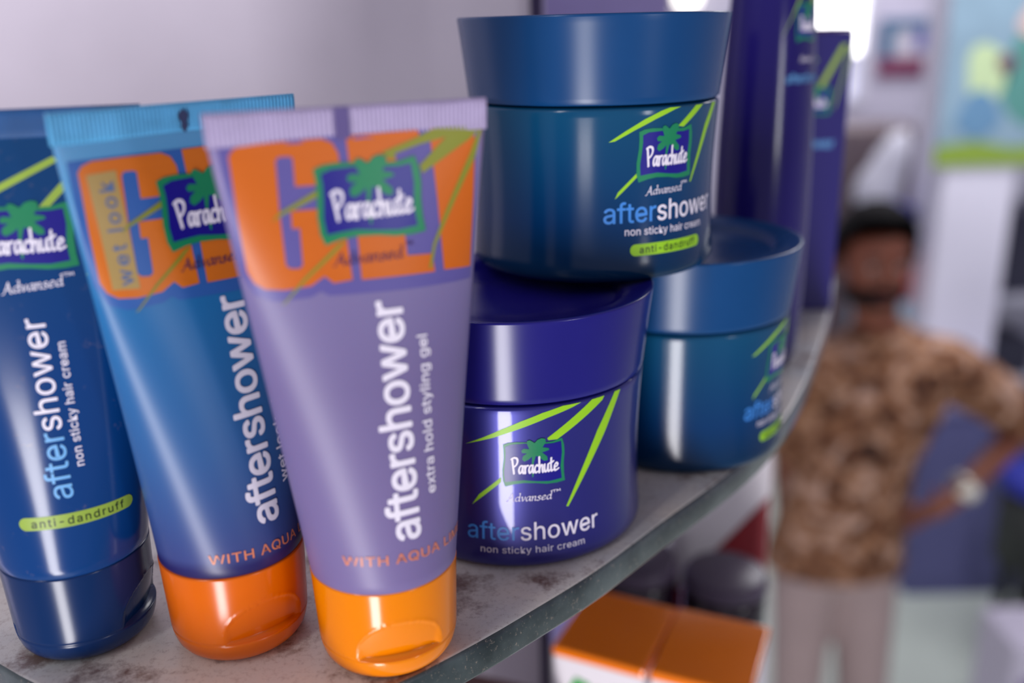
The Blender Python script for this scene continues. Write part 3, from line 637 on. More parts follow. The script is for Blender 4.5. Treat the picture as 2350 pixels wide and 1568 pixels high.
def jar_print_teal(J, root, O, ds=0.0):
    surf = lambda s, h: J.world(J.lab(s+ds/1000, h)); D = lambda n, f, m, l, **k: decal(n, surf, O, f, m, l, root, **k)
    for P in ([(0.96,35.5),(5,38.0),(10,40.7),(14.5,42.5),(17,43.1),(20.5,43.1),(18.5,42.6),(13,40.6),(7.5,38.2),(2.46,35.7)], [(26.1,43.1),(29.3,43.1),(21.87,38.2),(19.89,38.49)],
              [(35.0,43.1),(37.6,43.1),(32.73,36.54),(26.1,24.05),(25.6,24.11),(31.34,38.06)], [(8.74,28.1),(8.77,27.04),(4.41,23.0),(2.71,21.5),(3.54,23.25)]):
        D('leaf_streak', fill2d([P]), M['lime_ink'], 0)
    logo(surf, O, root, (8.2, 25.6, 25.4, 38.6), 1)
    D('script_lettering', pen('Advansed', (11.0, 22.1), (22.4, 22.3), 1.2, .28, .35, .6, .15)+pen('™', (22.7, 22.3), (24.6, 22.4), 1.15, .3, .6), M['white_ink'], 1)
    t = text('aftershower', (-0.4, 15.5), (37.4, 15.6), 5.0, 8, -5)
    D('product_lettering', flat(t[:5]), M['blue_ink'], 1); D('product_lettering', flat(t[5:]), M['white_ink'], 1)
    D('small_lettering', flat(text('non sticky hair cream', (5.2, 12.3), (31.6, 12.0), 1.9, 4, 5)), M['white_ink'], 1)
    D('printed_capsule', fill2d([capsule(8.3, 29.0, 8.45, 1.5)]), M['lime_ink'], 0)
    D('small_lettering', flat(text('anti-dandruff', (9.3, 7.6), (28.3, 7.6), 1.75, 12, 70)), M['black_text'], 1)
J1 = Jar((.0236, .26597), SHELF_Z+JAR_H); J2 = Jar((.00068, .23851), SHELF_Z); J3 = Jar((.05305, .28736), SHELF_Z)
q2, P2 = jar(J2, purple, purple_lid, 'purple hair cream jar beside the violet tube, under the teal jar')
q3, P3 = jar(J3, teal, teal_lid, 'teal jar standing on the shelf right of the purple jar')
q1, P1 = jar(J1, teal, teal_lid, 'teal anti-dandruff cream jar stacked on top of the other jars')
jar_print_teal(J1, q1, P1); jar_print_teal(J3, q3, P3, 16.0)
def jar_print_purple(J, root, O):
    surf = lambda s, h: J.world(J.lab(s, h)); D = lambda n, f, m, l, **k: decal(n, surf, O, f, m, l, root, **k)
    for P in ([(-13.02,33.5),(-8.3,35.7),(-3.79,38.0),(1,40.1),(6,41.9),(11,43.1),(15.9,43.15),(13.5,42.3),(7.5,40.6),(0.49,38.1),(-6,35.7)], [(19.0,43.15),(22.87,43.15),(22.26,42.2),(9.75,34.55),(7.48,34.61),(7.23,35.17)],
              [(26.6,43.15),(28.9,43.1),(23.89,33.6),(12.7,15.94),(12.14,16.06),(21.1,34.43)], [(-4.23,25.31),(-4.27,23.96),(-12.0,17.28),(-10.02,20.27)]):
        D('leaf_streak', fill2d([P]), M['lime_ink'], 0)
    logo(surf, O, root, (-3.9, 11.8, 22.8, 34.8), 1, in_scale=1.06)
    D('script_lettering', pen('Advansed', (-3.0, 18.8), (8.3, 18.8), 1.2, .28, .35, .6, .15)+pen('™', (8.6, 18.9), (10.9, 19.0), 1.1, .3, .6), M['white_ink'], 1)
    t = text('aftershower', (-13.6, 8.4), (21.4, 8.2), 4.7, 4, -2)
    D('product_lettering', flat(t[:5]), M['blue_ink'], 1); D('product_lettering', flat(t[5:]), M['white_ink'], 1)
    D('small_lettering', flat(text('non sticky hair cream', (-10.1, 4.9), (17.2, 4.8), 1.75, 3, 15)), M['white_ink'], 1)
jar_print_purple(J2, q2, P2)

# ================= navy bottles and tube behind the jars =================
navy = mat('navy_bottle_plastic', (30, 22, 96), 0.14, 0.45)
class Bottle:
    def __init__(self, pos, rot, sc=1.0): self.pos, self.rot, self.sc = pos, rot, sc
    PR = [(0, .0180), (.002, .0192), (.006, .0200), (.03, .0206), (.06, .0206), (.085, .0201), (.105, .0192), (.125, .0181), (.14, .0170), (.152, .0158), (.158, .0150)]
    def rad(self, h):
        P = self.PR
        for (a, r), (b, s) in zip(P, P[1:]):
            if h <= b: return r+(s-r)*(h-a)/(b-a)
        return P[-1][1]
    def lab(self, s, h):
        r = self.rad(h)*self.sc; a = s/.0205; d = .78
        return (r*math.sin(a), -r*d*math.cos(a), h)
    def world(self, p):
        x, y, z = p; c, s = math.cos(self.rot), math.sin(self.rot)
        return (self.pos[0]+c*x-s*y, self.pos[1]+s*x+c*y, SHELF_Z+z)
def bottle(B, label):
    O = Vector((B.pos[0], B.pos[1], SHELF_Z)); root = thing('shampoo_bottle', O, label, 'bottle', 'navy bottles behind the jars')
    bm = bmesh.new(); rings = []; n = 96
    hs = [0, .0006, .002, .004, .006]+[.006+.152*i/34 for i in range(1, 35)]
    for h in hs:
        rr = .985 if h == 0 else 1
        rings.append([bm.verts.new(Vector(B.world(tuple(k*(rr if q < 2 else 1) for q, k in enumerate(B.lab(.0205*2*math.pi*i/n, h)))))-O) for i in range(n)])
    for A, C_ in zip(rings, rings[1:]):
        for i in range(n): bm.faces.new((A[i], A[(i+1) % n], C_[(i+1) % n], C_[i]))
    bm.faces.new(rings[0][::-1]); bm.faces.new(rings[-1]); bmesh.ops.recalc_face_normals(bm, faces=bm.faces)
    from_bm('body', bm, navy, root)
    bm = lathe([(0, .1581), (.0112, .1581), (.0116, .1588), (.0124, .170), (.0118, .183), (.0108, .1855), (0, .186)], 64)
    from_bm('cap', bm, mat('navy_cap', (30, 24, 96), .25), root)
    surf = lambda s, h: B.world(B.lab(s, h)); D = lambda nm, f, m, l, **k: decal(nm, surf, O, f, m, l, root, **k)
    ds, dh = 0, 97
    D('leaf_streak', fill2d([[(x+ds, y+dh) for x, y in ((2.5, 36), (5, 50), (8, 50), (5.2, 35))]]), M['lime_soft'], 0)
    D('leaf_streak', fill2d([[(x+ds, y+dh) for x, y in ((-14, 24), (-2, 44), (-1, 43))]]), M['lime_soft'], 0)
    logo(surf, O, root, (-7, 6, 120, 133), 1)
    D('script_lettering', pen('Advansed', (-4.5, 113.5), (4.5, 113.5), 1.2, .28, .35, .6, .15), M['white_ink'], 1)
    t = text('aftershower', (-11, 106.5), (12, 106.5), 3.2, 6)
    D('product_lettering', flat(t), M['pale_blue_ink'], 1)
    return root
A_ = Bottle((0.0955, 0.356), 0.75)
bottle(A_, 'tall navy bottle standing directly behind the right teal jar')
C_b = Bottle((0.1095, 0.396), 0.75, .90)
bottle(C_b, 'navy bottle half hidden between the tall bottle and the flat topped navy tube')
nc = thing('carton', (.1075, .4180, SHELF_Z), 'navy carton with flat top and green leaves, furthest back on the shelf', 'carton')
ncm = mat('navy_card', (36, 30, 104), .3, coat=.3)
box('box_body', (0, .0395, 0, .030, 0, .1225), ncm, nc, .0008); box('box_flap', (.0004, .0391, .0004, .0296, .1226, .1236), mat('navy_flap', (84, 44, 70), .4), nc, .0003)
ncO = Vector((.1075, .4180, SHELF_Z)); surfB = lambda s, h: (ncO.x+.01975+s, ncO.y, ncO.z+h)
for P in ([(6, 100), (15, 117), (17.5, 117), (8, 99)], [(-14, 100), (4, 112), (5, 110.5)], [(18.6, 116), (19.5, 116), (14, 92), (13, 90)]):
    decal('leaf_streak', surfB, ncO, fill2d([P]), M['lime_soft'], 0, nc)
logo(surfB, ncO, nc, (-4, 12, 88, 100), 1)
decal('product_lettering', surfB, ncO, flat(text('aftershower', (-15, 74), (15, 74), 4, 6)), M['pale_blue_ink'], 1, nc)
# ================= cartons and jars on the lower shelf =================
ZL = 1.650
orange_card = mat('orange_carton_gloss', (255, 128, 10), 0.2, .5, coat=.5, noise=.03)
white_card = mat('white_carton_card', (232, 226, 232), 0.5)
grn = mat('carton_green', (60, 170, 80), .5); orr = mat('carton_orange', (240, 130, 60), .5)
def carton(x, y, ang, label):
    w, d, h = .0385, .045, .120; root = thing('carton', (x, y, ZL), label, 'carton', 'orange topped cartons under the glass shelf'); root.rotation_euler = (0, 0, ang)
    box('box_body', (0, w, 0, d, 0, h-.004), white_card, root, .0008)
    box('box_top', (0-.0003, w+.0003, -.0003, d+.0003, h-.0045, h), orange_card, root, .0012)
    def flatp(name, pts, m): 
        bm = bmesh.new(); n = -.00040
        v = [bm.verts.new((a, n, b)) for a, b in pts]; bm.faces.new(v); r = bmesh.ops.extrude_face_region(bm, geom=bm.faces[:]); bmesh.ops.translate(bm, verts=[q for q in r['geom'] if isinstance(q, bmesh.types.BMVert)], vec=(0, .0006, 0))
        bmesh.ops.recalc_face_normals(bm, faces=bm.faces); from_bm(name, bm, m, root, False)
    flatp('printed_leaf', [(.006, h-.020), (.010, h-.012), (.016, h-.0135), (.018, h-.021)], grn)
    flatp('printed_band', [(.018, h-.0145), (w-.003, h-.0145), (w-.003, h-.024), (.0185, h-.024)], orr)
    return root
carton(.0132, .3250, math.atan2(-.0165, .034), 'left one of the two orange topped white cartons below the shelf')
carton(.0503, .3080, math.atan2(-.017, .039), 'right one of the two orange topped white cartons below the shelf')
brown = mat('brown_card', (96, 58, 56), .6, noise=.15, nscale=60)
cb = thing('carton', (-.040, .300, ZL), 'dark brown carton standing left of the two orange topped cartons', 'carton'); cb.rotation_euler = (0, 0, -.35)
box('box_body', (0, .046, 0, .040, 0, .100), brown, cb, .001); box('box_flap', (0, .046, 0, .0015, .094, .101), mat('brown_flap', (120, 78, 72), .6), cb, .0004)
dk = mat('maroon_jar_plastic', (30, 10, 28), .2, coat=.5); dlid = mat('grey_violet_lid', (84, 72, 92), .35)
def dark_jar(x, y, z1, r, label):
    root = thing('cosmetic_jar', (x, y, ZL), label, 'jar', 'dark jars behind the orange cartons'); h = z1-ZL
    from_bm('body', lathe([(0, 0), (r*.9, 0), (r*.98, .003), (r, .010), (r, h-.012), (r*.96, h-.008), (0, h-.008)], 64), dk, root)
    from_bm('lid', lathe([(0, h-.0075), (r*1.0, h-.0075), (r*1.02, h-.006), (r*1.0, h-.003), (r*.96, h-.0006), (r*.9, h), (0, h)], 64), dlid, root)
dark_jar(.1055, .421, 1.742, .0210, 'dark maroon jar with grey violet lid behind the right orange carton')
dark_jar(.0610, .428, 1.748, .0210, 'dark maroon jar with grey violet lid behind the left orange carton')
wc = thing('carton', (.0855, .4680, ZL), 'white and red carton standing behind the dark maroon jars', 'carton'); wc.rotation_euler = (0, 0, -.1)
box('box_body', (0, .0535, 0, .018, 0, .208), white_card, wc, .0008)
bm = bmesh.new(); v = [bm.verts.new((a, -.0005, b)) for a, b in ((.0005, .0), (.053, .0), (.053, .112), (.0005, .046))]; bm.faces.new(v)
r = bmesh.ops.extrude_face_region(bm, geom=bm.faces[:]); bmesh.ops.translate(bm, verts=[q for q in r['geom'] if isinstance(q, bmesh.types.BMVert)], vec=(0, .0008, 0)); bmesh.ops.recalc_face_normals(bm, faces=bm.faces)
from_bm('red_panel', bm, mat('carton_red', (140, 20, 36), .5), wc, False)

# ================= the shop behind =================
def at(x, y, Y):
    k = [FW[i]+RT[i]*(x-1175)/FPX-UP[i]*(y-784)/FPX for i in range(3)]; t = Y/k[1]
    return Vector((EYE[0]+k[0]*t, Y, EYE[2]+k[2]*t))
# hanging poster on the pillar
ps = thing('poster', (1.600, 3.185, 1.52), 'colourful blue and green poster hanging on the white pillar', 'poster')
box('poster_sheet', (-.18, .20, 0, .006, 0, .62), mat('poster_blue', (140, 168, 186), .5, noise=.12, nscale=7), ps)
def disc_poly(name, pts, m, parent, y=-.002):
    bm = bmesh.new(); v = [bm.verts.new((a, y, b)) for a, b in pts]; bm.faces.new(v); r = bmesh.ops.extrude_face_region(bm, geom=bm.faces[:])
    bmesh.ops.translate(bm, verts=[q for q in r['geom'] if isinstance(q, bmesh.types.BMVert)], vec=(0, .003, 0)); bmesh.ops.recalc_face_normals(bm, faces=bm.faces); return from_bm(name, bm, m, parent, False)
def blob(cx, cz, rx, rz, n=14, ph=0): return [(cx+rx*(1+.15*math.sin(3*a+ph))*math.cos(a), cz+rz*(1+.15*math.cos(2*a+ph))*math.sin(a)) for a in [2*math.pi*i/n for i in range(n)]]
disc_poly('green_band', [(-.18, 0), (.20, 0), (.20, .075), (.08, .06), (-.05, .085), (-.18, .07)], mat('poster_green', (138, 166, 64), .5), ps)
disc_poly('printed_figure', blob(-.04, .30, .07, .10, ph=1), mat('poster_pale_green', (196, 218, 170), .5), ps)
disc_poly('printed_figure', blob(.10, .28, .09, .14, ph=2), mat('poster_teal', (90, 150, 142), .5), ps)
disc_poly('printed_figure', blob(.02, .33, .03, .03), mat('poster_plum', (110, 60, 90), .5), ps, -.004)
disc_poly('printed_figure', blob(-.05, .17, .07, .07, ph=3), mat('poster_sky', (104, 146, 180), .5), ps, -.004)
disc_poly('printed_figure', blob(.10, .46, .06, .05, ph=3), mat('poster_peach', (220, 190, 180), .5), ps, -.004)
# framed notice on the far wall
a = at(2012, 175, 4.97); b = at(2168, 40, 4.97)
fr = thing('picture', (a.x, 4.975, a.z), 'small picture with teal edge and dark red base on the far wall', 'picture'); w_, h_ = b.x-a.x, b.z-a.z
box('picture_sheet', (0, w_, -.004, .02, 0, h_), mat('notice_white', (208, 204, 216), .5), fr)
tl = mat('notice_teal', (78, 118, 150), .5)
box('picture_edge', (0, w_, -.012, -.0045, h_-.05, h_), tl, fr); box('picture_edge', (0, .07, -.012, -.0045, .09, h_-.051), tl, fr); box('printed_patch', (w_*.55, w_*.8, -.012, -.0045, h_*.45, h_-.052), mat('notice_blue', (120, 120, 180), .5), fr)
box('picture_base', (0, w_, -.012, -.0045, 0, .088), mat('notice_red', (128, 58, 90), .5), fr)
# dark cabinet and white bundle beneath it
a = at(1905, 300, 4.45); b = at(2140, 300, 4.45)
cbn = thing('cabinet', (a.x, 4.45, 0), 'grey brown cabinet under the far window, behind the man', 'cabinet')
cm = mat('cabinet_brown', (118, 104, 106), .55, noise=.1, nscale=5); W_ = b.x-a.x; Hc = a.z
box('cabinet_body', (0, W_, 0, .38, 0.05, Hc), cm, cbn, .004); box('plinth', (.02, W_-.02, .02, .37, 0, .05), M['dark_trim'], cbn)
for i in range(2):
    dr = box('door', (.01+i*W_/2, W_/2-.01+i*W_/2, -.018, -.0005, .08, Hc-.02), mat('cabinet_door', (104, 90, 96), .5), cbn, .003)
    box('handle', (W_/2-.05 if i == 0 else W_/2+.03, W_/2-.03 if i == 0 else W_/2+.05, -.034, -.0185, Hc*.5, Hc*.5+.12), met, dr, .003)
def lump(name, c, r, m, parent=None, seed=1, rot=0.0):
    bm = bmesh.new(); bmesh.ops.create_icosphere(bm, subdivisions=3, radius=1); rnd = random.Random(seed); ph = [rnd.uniform(0, 6) for _ in range(4)]
    for v in bm.verts:
        n = v.co.normalized(); k = 1+.10*math.sin(4*n.x+ph[0])+.10*math.sin(5*n.z+ph[1])+.05*math.sin(9*n.y+ph[2]); v.co = Vector((n.x*r[0]*k, n.y*r[1]*k, max(-r[2]*.85, n.z*r[2]*k)))
    bmesh.ops.rotate(bm, verts=bm.verts, cent=(0, 0, 0), matrix=Matrix.Rotation(rot, 3, 'Y'))
    return from_bm(name, bm, m, parent, True, c)
bag = mat('white_plastic_bag', (214, 214, 226), .4, noise=.05, nscale=8)
c0 = at(2010, 395, 4.40)
bgt = thing('plastic_bag', (c0.x, 4.325, c0.z-.16), 'white plastic bag hanging on the cabinet door behind the man', 'bag')
lump('bag_body', (0, 0, .13), (.11, .07, .20), bag, bgt, 3, .35); 
hb = lathe([(.003, 0), (.003, .10)], 8); o = from_bm('bag_handle', hb, bag, bgt, True, (.05, .05, .30)); o.rotation_euler = (-.5, .2, 0)
# stack beside the pillar
def pack(px0, px1, py0, py1, Y, d, rgb, label, cat='box'):
    a = at(px0, py1, Y); b = at(px1, py0, Y)
    root = thing('package', ((a.x+b.x)/2, Y+d/2, a.z), label, cat)
    w = (b.x-a.x)/2; h = b.z-a.z; m = mat('package_card', rgb, .45)
    box('box_body', (-w, w, -d/2, d/2, 0, h*.82), m, root, .004); box('lid', (-w-.002, w+.002, -d/2-.002, d/2+.002, h*.82+.0005, h), m, root, .003)
    return root
a = at(2040, 720, 3.35)
rk = thing('rack', (1.345, 3.42, 0), 'pale blue display stand left of the white pillar behind the man', 'rack')
rm = mat('rack_blue', (140, 172, 190), .5); ztop = at(2080, 690, 3.35).z
box('rack_top', (-.045, .118, -.09, .09, ztop-.06, ztop), rm, rk, .003)
for sx in (-.033, .106):
    for sy in (-.08, .08): box('leg', (sx-.01, sx+.01, sy-.008, sy+.008, 0, ztop-.0605), rm, rk, .002)
a = at(2030, 690, 3.35)
def stackbox(z0, z1, rgb, label):
    root = thing('package', (1.335, 3.42, z0), label, 'box', 'packages stacked on the blue stand'); m = mat('package_card', rgb, .45); h = z1-z0-.001
    box('box_body', (-.02, .120, -.08, .08, 0, h*.8), m, root, .003); box('lid', (-.022, .122, -.082, .082, h*.8+.0005, h), m, root, .003)
z1_, z2_ = at(2090, 585, 3.35).z, at(2090, 475, 3.35).z
stackbox(ztop+.0005, z1_, (190, 24, 20), 'bright red box on the blue stand beside the man\'s neck'); stackbox(z1_, z2_, (26, 34, 120), 'navy box stacked on the red box beside the pillar')
# slate blue counter in front of the pillar
a = at(2075, 1312, 3.0); b = at(2325, 1345, 3.0); zt = at(2200, 930, 3.0).z
ct = thing('counter', (a.x, 2.98, 0), 'slate blue counter front at the foot of the white pillar', 'counter'); wct = b.x-a.x
slate = mat('slate_blue_paint', (86, 88, 134), .6, noise=.04, nscale=3)
box('counter_body', (0, wct, 0, .2, .0, zt-.03), slate, ct, .004); box('counter_top', (-.01, wct+.01, -.012, .21, zt-.0295, zt), mat('counter_top', (112, 112, 156), .4), ct, .004)
for k in (0, 1): box('panel', (.02+k*wct/2, wct/2-.015+k*wct/2, -.007, -.0003, .06, zt-.06), slate, ct, .003)
# stool with blue seat, and dark goods at the right
st = thing('stool', (1.62, 2.60, 0), 'dark stool with blue seat right of the slate blue counter', 'stool'); dm = mat('dark_stool', (40, 44, 42), .5)
zs_ = at(2330, 1085, 2.6).z
from_bm('seat', lathe([(0, 0), (.12, 0), (.13, .01), (.13, .045), (.12, .06), (0, .065)], 48), mat('stool_blue', (34, 44, 150), .45), st, True, (0, 0, zs_-.06))
for i in range(4):
    an = math.pi/4+i*math.pi/2; l = from_bm('leg', lathe([(0, 0), (.02, 0), (.026, zs_-.0605), (0, zs_-.0605)], 16), dm, st, True, (.075*math.cos(an), .075*math.sin(an), 0))
from_bm('skirt', lathe([(.118, .38), (.122, .38), (.122, zs_-.061), (.118, zs_-.061), (.118, .38)], 48), dm, st)
sr = thing('rack', (1.86, 3.5, 0), 'pale shelving right of the white pillar holding dark goods', 'rack'); pm = mat('rack_pale', (176, 176, 190), .6)
zA = at(2340, 665, 3.45).z; zB = at(2340, 850, 3.45).z
for z in (zA, zB, 0.4): box('shelf_board', (-.14, .5, -.14, .14, z-.025, z), pm, sr, .002)
for sx in (-.139, .475): box('side_panel', (sx-.0, sx+.024, .1405, .165, 0, 2.0), pm, sr, .002)
box('back_panel', (-.114, .474, .1405, .155, 0, 2.0), pm, sr)
for z, hh, nm in ((zA, at(2340, 480, 3.45).z-zA, 'black box on the upper board of the pale shelving'), (zB, at(2340, 775, 3.45).z-zB, 'dark blue box on the lower board of the pale shelving')):
    bb = thing('package', (1.86+.02, 3.5, z+.0004), nm, 'box', 'dark goods on the pale shelving'); mm = mat('dark_pack', (44, 44, 62), .5)
    box('box_body', (-.11, .10, -.1, .1, 0, hh*.8), mm, bb, .003); box('lid', (-.112, .102, -.102, .102, hh*.8+.0005, hh), mm, bb, .003)
# carton on the floor at the lower right
fl = at(2325, 1590, 2.2)
fc = thing('carton', (fl.x+.10, 2.2, 0), 'white and purple carton on the floor at the lower right edge', 'carton')
zf = at(2330, 1490, 2.2).z
box('box_body', (-.11, .12, 0, .2, 0, max(.1, zf)), mat('floor_carton_white', (204, 198, 216), .5), fc, .004); box('printed_band', (-.08, .12, -.003, .001, max(.1, zf)*.1, max(.1, zf)*.7), mat('carton_purple', (92, 60, 130), .5), fc)

# ================= the man =================
skin = mat('skin', (120, 68, 50), .5, sss=.05); hairm = mat('black_hair', (12, 10, 13), .85, .2); trm = mat('trouser_beige', (168, 148, 146), .8, noise=.04, nscale=10)
def shirt_mat():
    m = mat('brown_patterned_shirt', (150, 108, 80), .8); nt = m.node_tree; b = nt.nodes['Principled BSDF']; tc = nt.nodes.new('ShaderNodeTexCoord')
    n = nt.nodes.new('ShaderNodeTexNoise'); n.inputs['Scale'].default_value = 17; n.inputs['Detail'].default_value = 2.5; n.inputs['Distortion'].default_value = 1.2
    r = nt.nodes.new('ShaderNodeValToRGB'); r.color_ramp.interpolation = 'LINEAR'
    st_ = [(.36, (54, 26, 14)), (.46, (112, 68, 40)), (.56, (154, 112, 82)), (.68, (184, 152, 136))]
    while len(r.color_ramp.elements) < 4: r.color_ramp.elements.new(.5)
    for e, (p, c) in zip(r.color_ramp.elements, st_): e.position = p; e.color = (*lin(c), 1)
    nt.links.new(tc.outputs['Object'], n.inputs['Vector']); nt.links.new(n.outputs['Fac'], r.inputs['Fac']); nt.links.new(r.outputs['Color'], b.inputs['Base Color']); return m
shirt_m = shirt_mat()
def skin_mesh(name, verts, edges, radii, m, parent, sub=2, root=0, vox=0.0, its=0):
    me = bpy.data.meshes.new(name); me.from_pydata(verts, edges, []); me.update(); o = link(name, me, None, m)
    a = o.modifiers.new('skin', 'SKIN')
    for i, r in enumerate(radii):
        me.skin_vertices[0].data[i].radius = (r if isinstance(r, tuple) else (r, r))
    me.skin_vertices[0].data[root].use_root = True
    a.use_smooth_shade = True; s = o.modifiers.new('sub', 'SUBSURF'); s.levels = sub; s.render_levels = sub
    if vox:
        rm_ = o.modifiers.new('one_surface', 'REMESH'); rm_.mode = 'VOXEL'; rm_.voxel_size = vox; rm_.use_smooth_shade = True
        sm_ = o.modifiers.new('smooth', 'SMOOTH'); sm_.factor = .5; sm_.iterations = its
    bpy.context.view_layer.update()
    dg = bpy.context.evaluated_depsgraph_get(); me2 = bpy.data.meshes.new_from_object(o.evaluated_get(dg)); o.modifiers.clear(); o.data = me2
    for p in me2.polygons: p.use_smooth = True
    if parent is not None: o.parent = parent
    return o
def garment(name, V, ED, R_, m, parent, vox=.010, its=10):
    """cloth as one surface: rounded limbs between the joints, fused and smoothed"""
    bm = bmesh.new()
    for a, b in ED:
        vs_ = []
        for i in (a, b):
            rx, ry = R_[i] if isinstance(R_[i], tuple) else (R_[i], R_[i]); rz = min(rx, ry)
            for u in range(8):
                th = math.pi*(u+.5)/8
                for w in range(16):
                    ph = 2*math.pi*w/16
                    vs_.append(bm.verts.new((V[i][0]+rx*math.sin(th)*math.cos(ph), V[i][1]+ry*math.sin(th)*math.sin(ph), V[i][2]+rz*math.cos(th))))
        r = bmesh.ops.convex_hull(bm, input=vs_)
        bmesh.ops.delete(bm, geom=[v for v in r['geom_interior'] if isinstance(v, bmesh.types.BMVert)], context='VERTS')
    bmesh.ops.recalc_face_normals(bm, faces=bm.faces)
    o = from_bm(name, bm, m, None)
    rm_ = o.modifiers.new('one_surface', 'REMESH'); rm_.mode = 'VOXEL'; rm_.voxel_size = vox; rm_.use_smooth_shade = True
    sm_ = o.modifiers.new('smooth', 'SMOOTH'); sm_.factor = .5; sm_.iterations = its
    bpy.context.view_layer.update()
    dg = bpy.context.evaluated_depsgraph_get(); me2 = bpy.data.meshes.new_from_object(o.evaluated_get(dg)); o.modifiers.clear(); o.data = me2
    for p in me2.polygons: p.use_smooth = True
    o.parent = parent; return o
HX, HY = 0.90, 2.22
man = thing('person', (HX, HY, 0), 'man in brown patterned shirt and beige trousers, one hand on hip', 'person')
V = []; R_ = []; ED = []
def nv(p, r, par=None):
    V.append(p); R_.append(r)
    if par is not None: ED.append((par, len(V)-1))
    return len(V)-1
pel = nv((-.04, 0, .78), (.115, .085)); wa = nv((-.015, 0, .92), (.108, .080), pel); ch = nv((.02, 0, 1.08), (.125, .078), wa); ub = nv((.025, 0, 1.175), (.085, .056), ch)
nk = nv((.0, -.01, 1.285), .052, ub); nk2 = nv((-.025, -.03, 1.335), .054, nk)
hd = nv((-.035, -.045, 1.41), (.070, .078), nk2); hd2 = nv((-.035, -.035, 1.485), (.078, .088), hd); hd3 = nv((-.035, -.03, 1.53), (.062, .07), hd2)
# legs
for sx, fx in ((-1, -.09), (1, .07)):
    h = nv((-.045+sx*.068, 0, .70), .068, pel); k = nv((-.045+sx*.084, -.01, .42), .050, h); an = nv((-.03+sx*.094, 0.01, .075), .036, k); ft = nv((-.03+sx*.10, -.10, .035), .032, an)
# his left arm (right in view): hand on hip
sh = nv((.20, 0, 1.185), .062, ub); el = nv((.445, .06, .985), .042, sh); wr = nv((.215, -.085, .865), .030, el); hn = nv((.172, -.100, .838), (.040, .026), wr); hn9 = nv((.110, -.100, .812), (.056, .034), hn)
sh2 = nv((-.14, 0, 1.185), .062, ub); el2 = nv((-.18, .07, .93), .042, sh2); wr2 = nv((-.165, .09, .72), .029, el2); hn2 = nv((-.160, .08, .65), (.018, .036), wr2)
body = skin_mesh('body', V, ED, R_, skin, man, vox=.007, its=3)
def fingers(base, dirs, parent):
    for i, (o_, d, l, c) in enumerate(dirs):
        b = Vector(base)+Vector(o_); d = Vector(d).normalized(); c = Vector(c)
        p = [b, b+d*l*.4, b+d*l*.72+c*l*.12, b+d*l*.95+c*l*.34]
        skin_mesh('finger' if l > .062 or i else 'thumb', [tuple(q) for q in p], [(0, 1), (1, 2), (2, 3)], [.009, .0085, .0078, .0065], skin, parent, 1)
fingers((.148, -.105, .822), [((.02, -.004, .024), (-.55, -.15, .8), .062, (-.2, .3, 0)), ((-.02, -.005, .018), (-1, .25, -.15), .072, (0, .6, -.2)), ((-.024, -.002, .004), (-1, .25, -.35), .078, (0, .6, -.2)), ((-.022, .0, -.010), (-1, .25, -.55), .072, (0, .6, -.2)), ((-.016, .004, -.022), (-.9, .25, -.8), .060, (0, .6, -.2))], body)
fingers((-.160, .08, .65), [((.0, -.03, .02), (.3, -.6, -.8), .055, (0, .1, -.3)), ((.0, -.026, -.03), (.05, -.15, -1), .072, (.4, 0, 0)), ((.0, -.009, -.034), (.05, -.05, -1), .078, (.4, 0, 0)), ((.0, .009, -.032), (.05, .05, -1), .072, (.4, 0, 0)), ((.0, .025, -.026), (.05, .1, -1), .060, (.4, 0, 0))], body)
# face
def ell(name, c, r, m, parent, sub=3):
    bm = bmesh.new(); bmesh.ops.create_icosphere(bm, subdivisions=sub, radius=1)
    for v in bm.verts: v.co = Vector((v.co.x*r[0], v.co.y*r[1], v.co.z*r[2]))
    return from_bm(name, bm, m, parent, True, c)
fx, fy, fz = -.040, -.045, 1.455
white = mat('eye_white', (220, 214, 208), .3); dark = mat('eye_dark', (20, 14, 12), .3)
for s in (-1, 1):
    e = ell('eye', (fx+s*.031, fy-.074, fz+.005), (.009, .008, .005), white, man, 2); ell('iris', (0, -.007, 0), (.0055, .0045, .005), dark, e, 2)
    ell('ear', (fx+s*.083, fy+.02, fz-.01), (.010, .018, .030), skin, man, 2); ell('eyebrow', (fx+s*.031, fy-.079, fz+.027), (.020, .007, .005), hairm, man, 2)
ell('nose', (fx, fy-.090, fz-.022), (.011, .015, .022), skin, man, 2); ell('mouth', (fx, fy-.078, fz-.066), (.024, .010, .007), mat('lips', (120, 62, 56), .5), man, 2)
ell('moustache', (fx, fy-.082, fz-.052), (.032, .011, .007), hairm, man, 2)
def shell(name, c, r, m, keep):
    bm = bmesh.new(); bmesh.ops.create_icosphere(bm, subdivisions=4, radius=1)
    bmesh.ops.delete(bm, geom=[v for v in bm.verts if not keep(v.co)], context='VERTS')
    for v in bm.verts:
        k = 1+.03*math.sin(17*v.co.x)*math.sin(13*v.co.z); v.co = Vector((v.co.x*r[0]*k, v.co.y*r[1]*k, v.co.z*r[2]*k))
    o = from_bm(name, bm, m, man, True, c); s = o.modifiers.new('t', 'SOLIDIFY'); s.thickness = .008; s.offset = 0; return o
shell('hair', (fx+.003, fy+.012, fz+.032), (.096, .112, .112), hairm, lambda p: p.z > .66 or (p.y > -.45 and p.z > .15+.5*max(0, -p.y-.1)) or (p.y > -.12 and p.z > -.5))
shell('beard', (fx, fy+.004, fz-.036), (.076, .087, .074), hairm, lambda p: p.z < -.15 and p.y < .25)
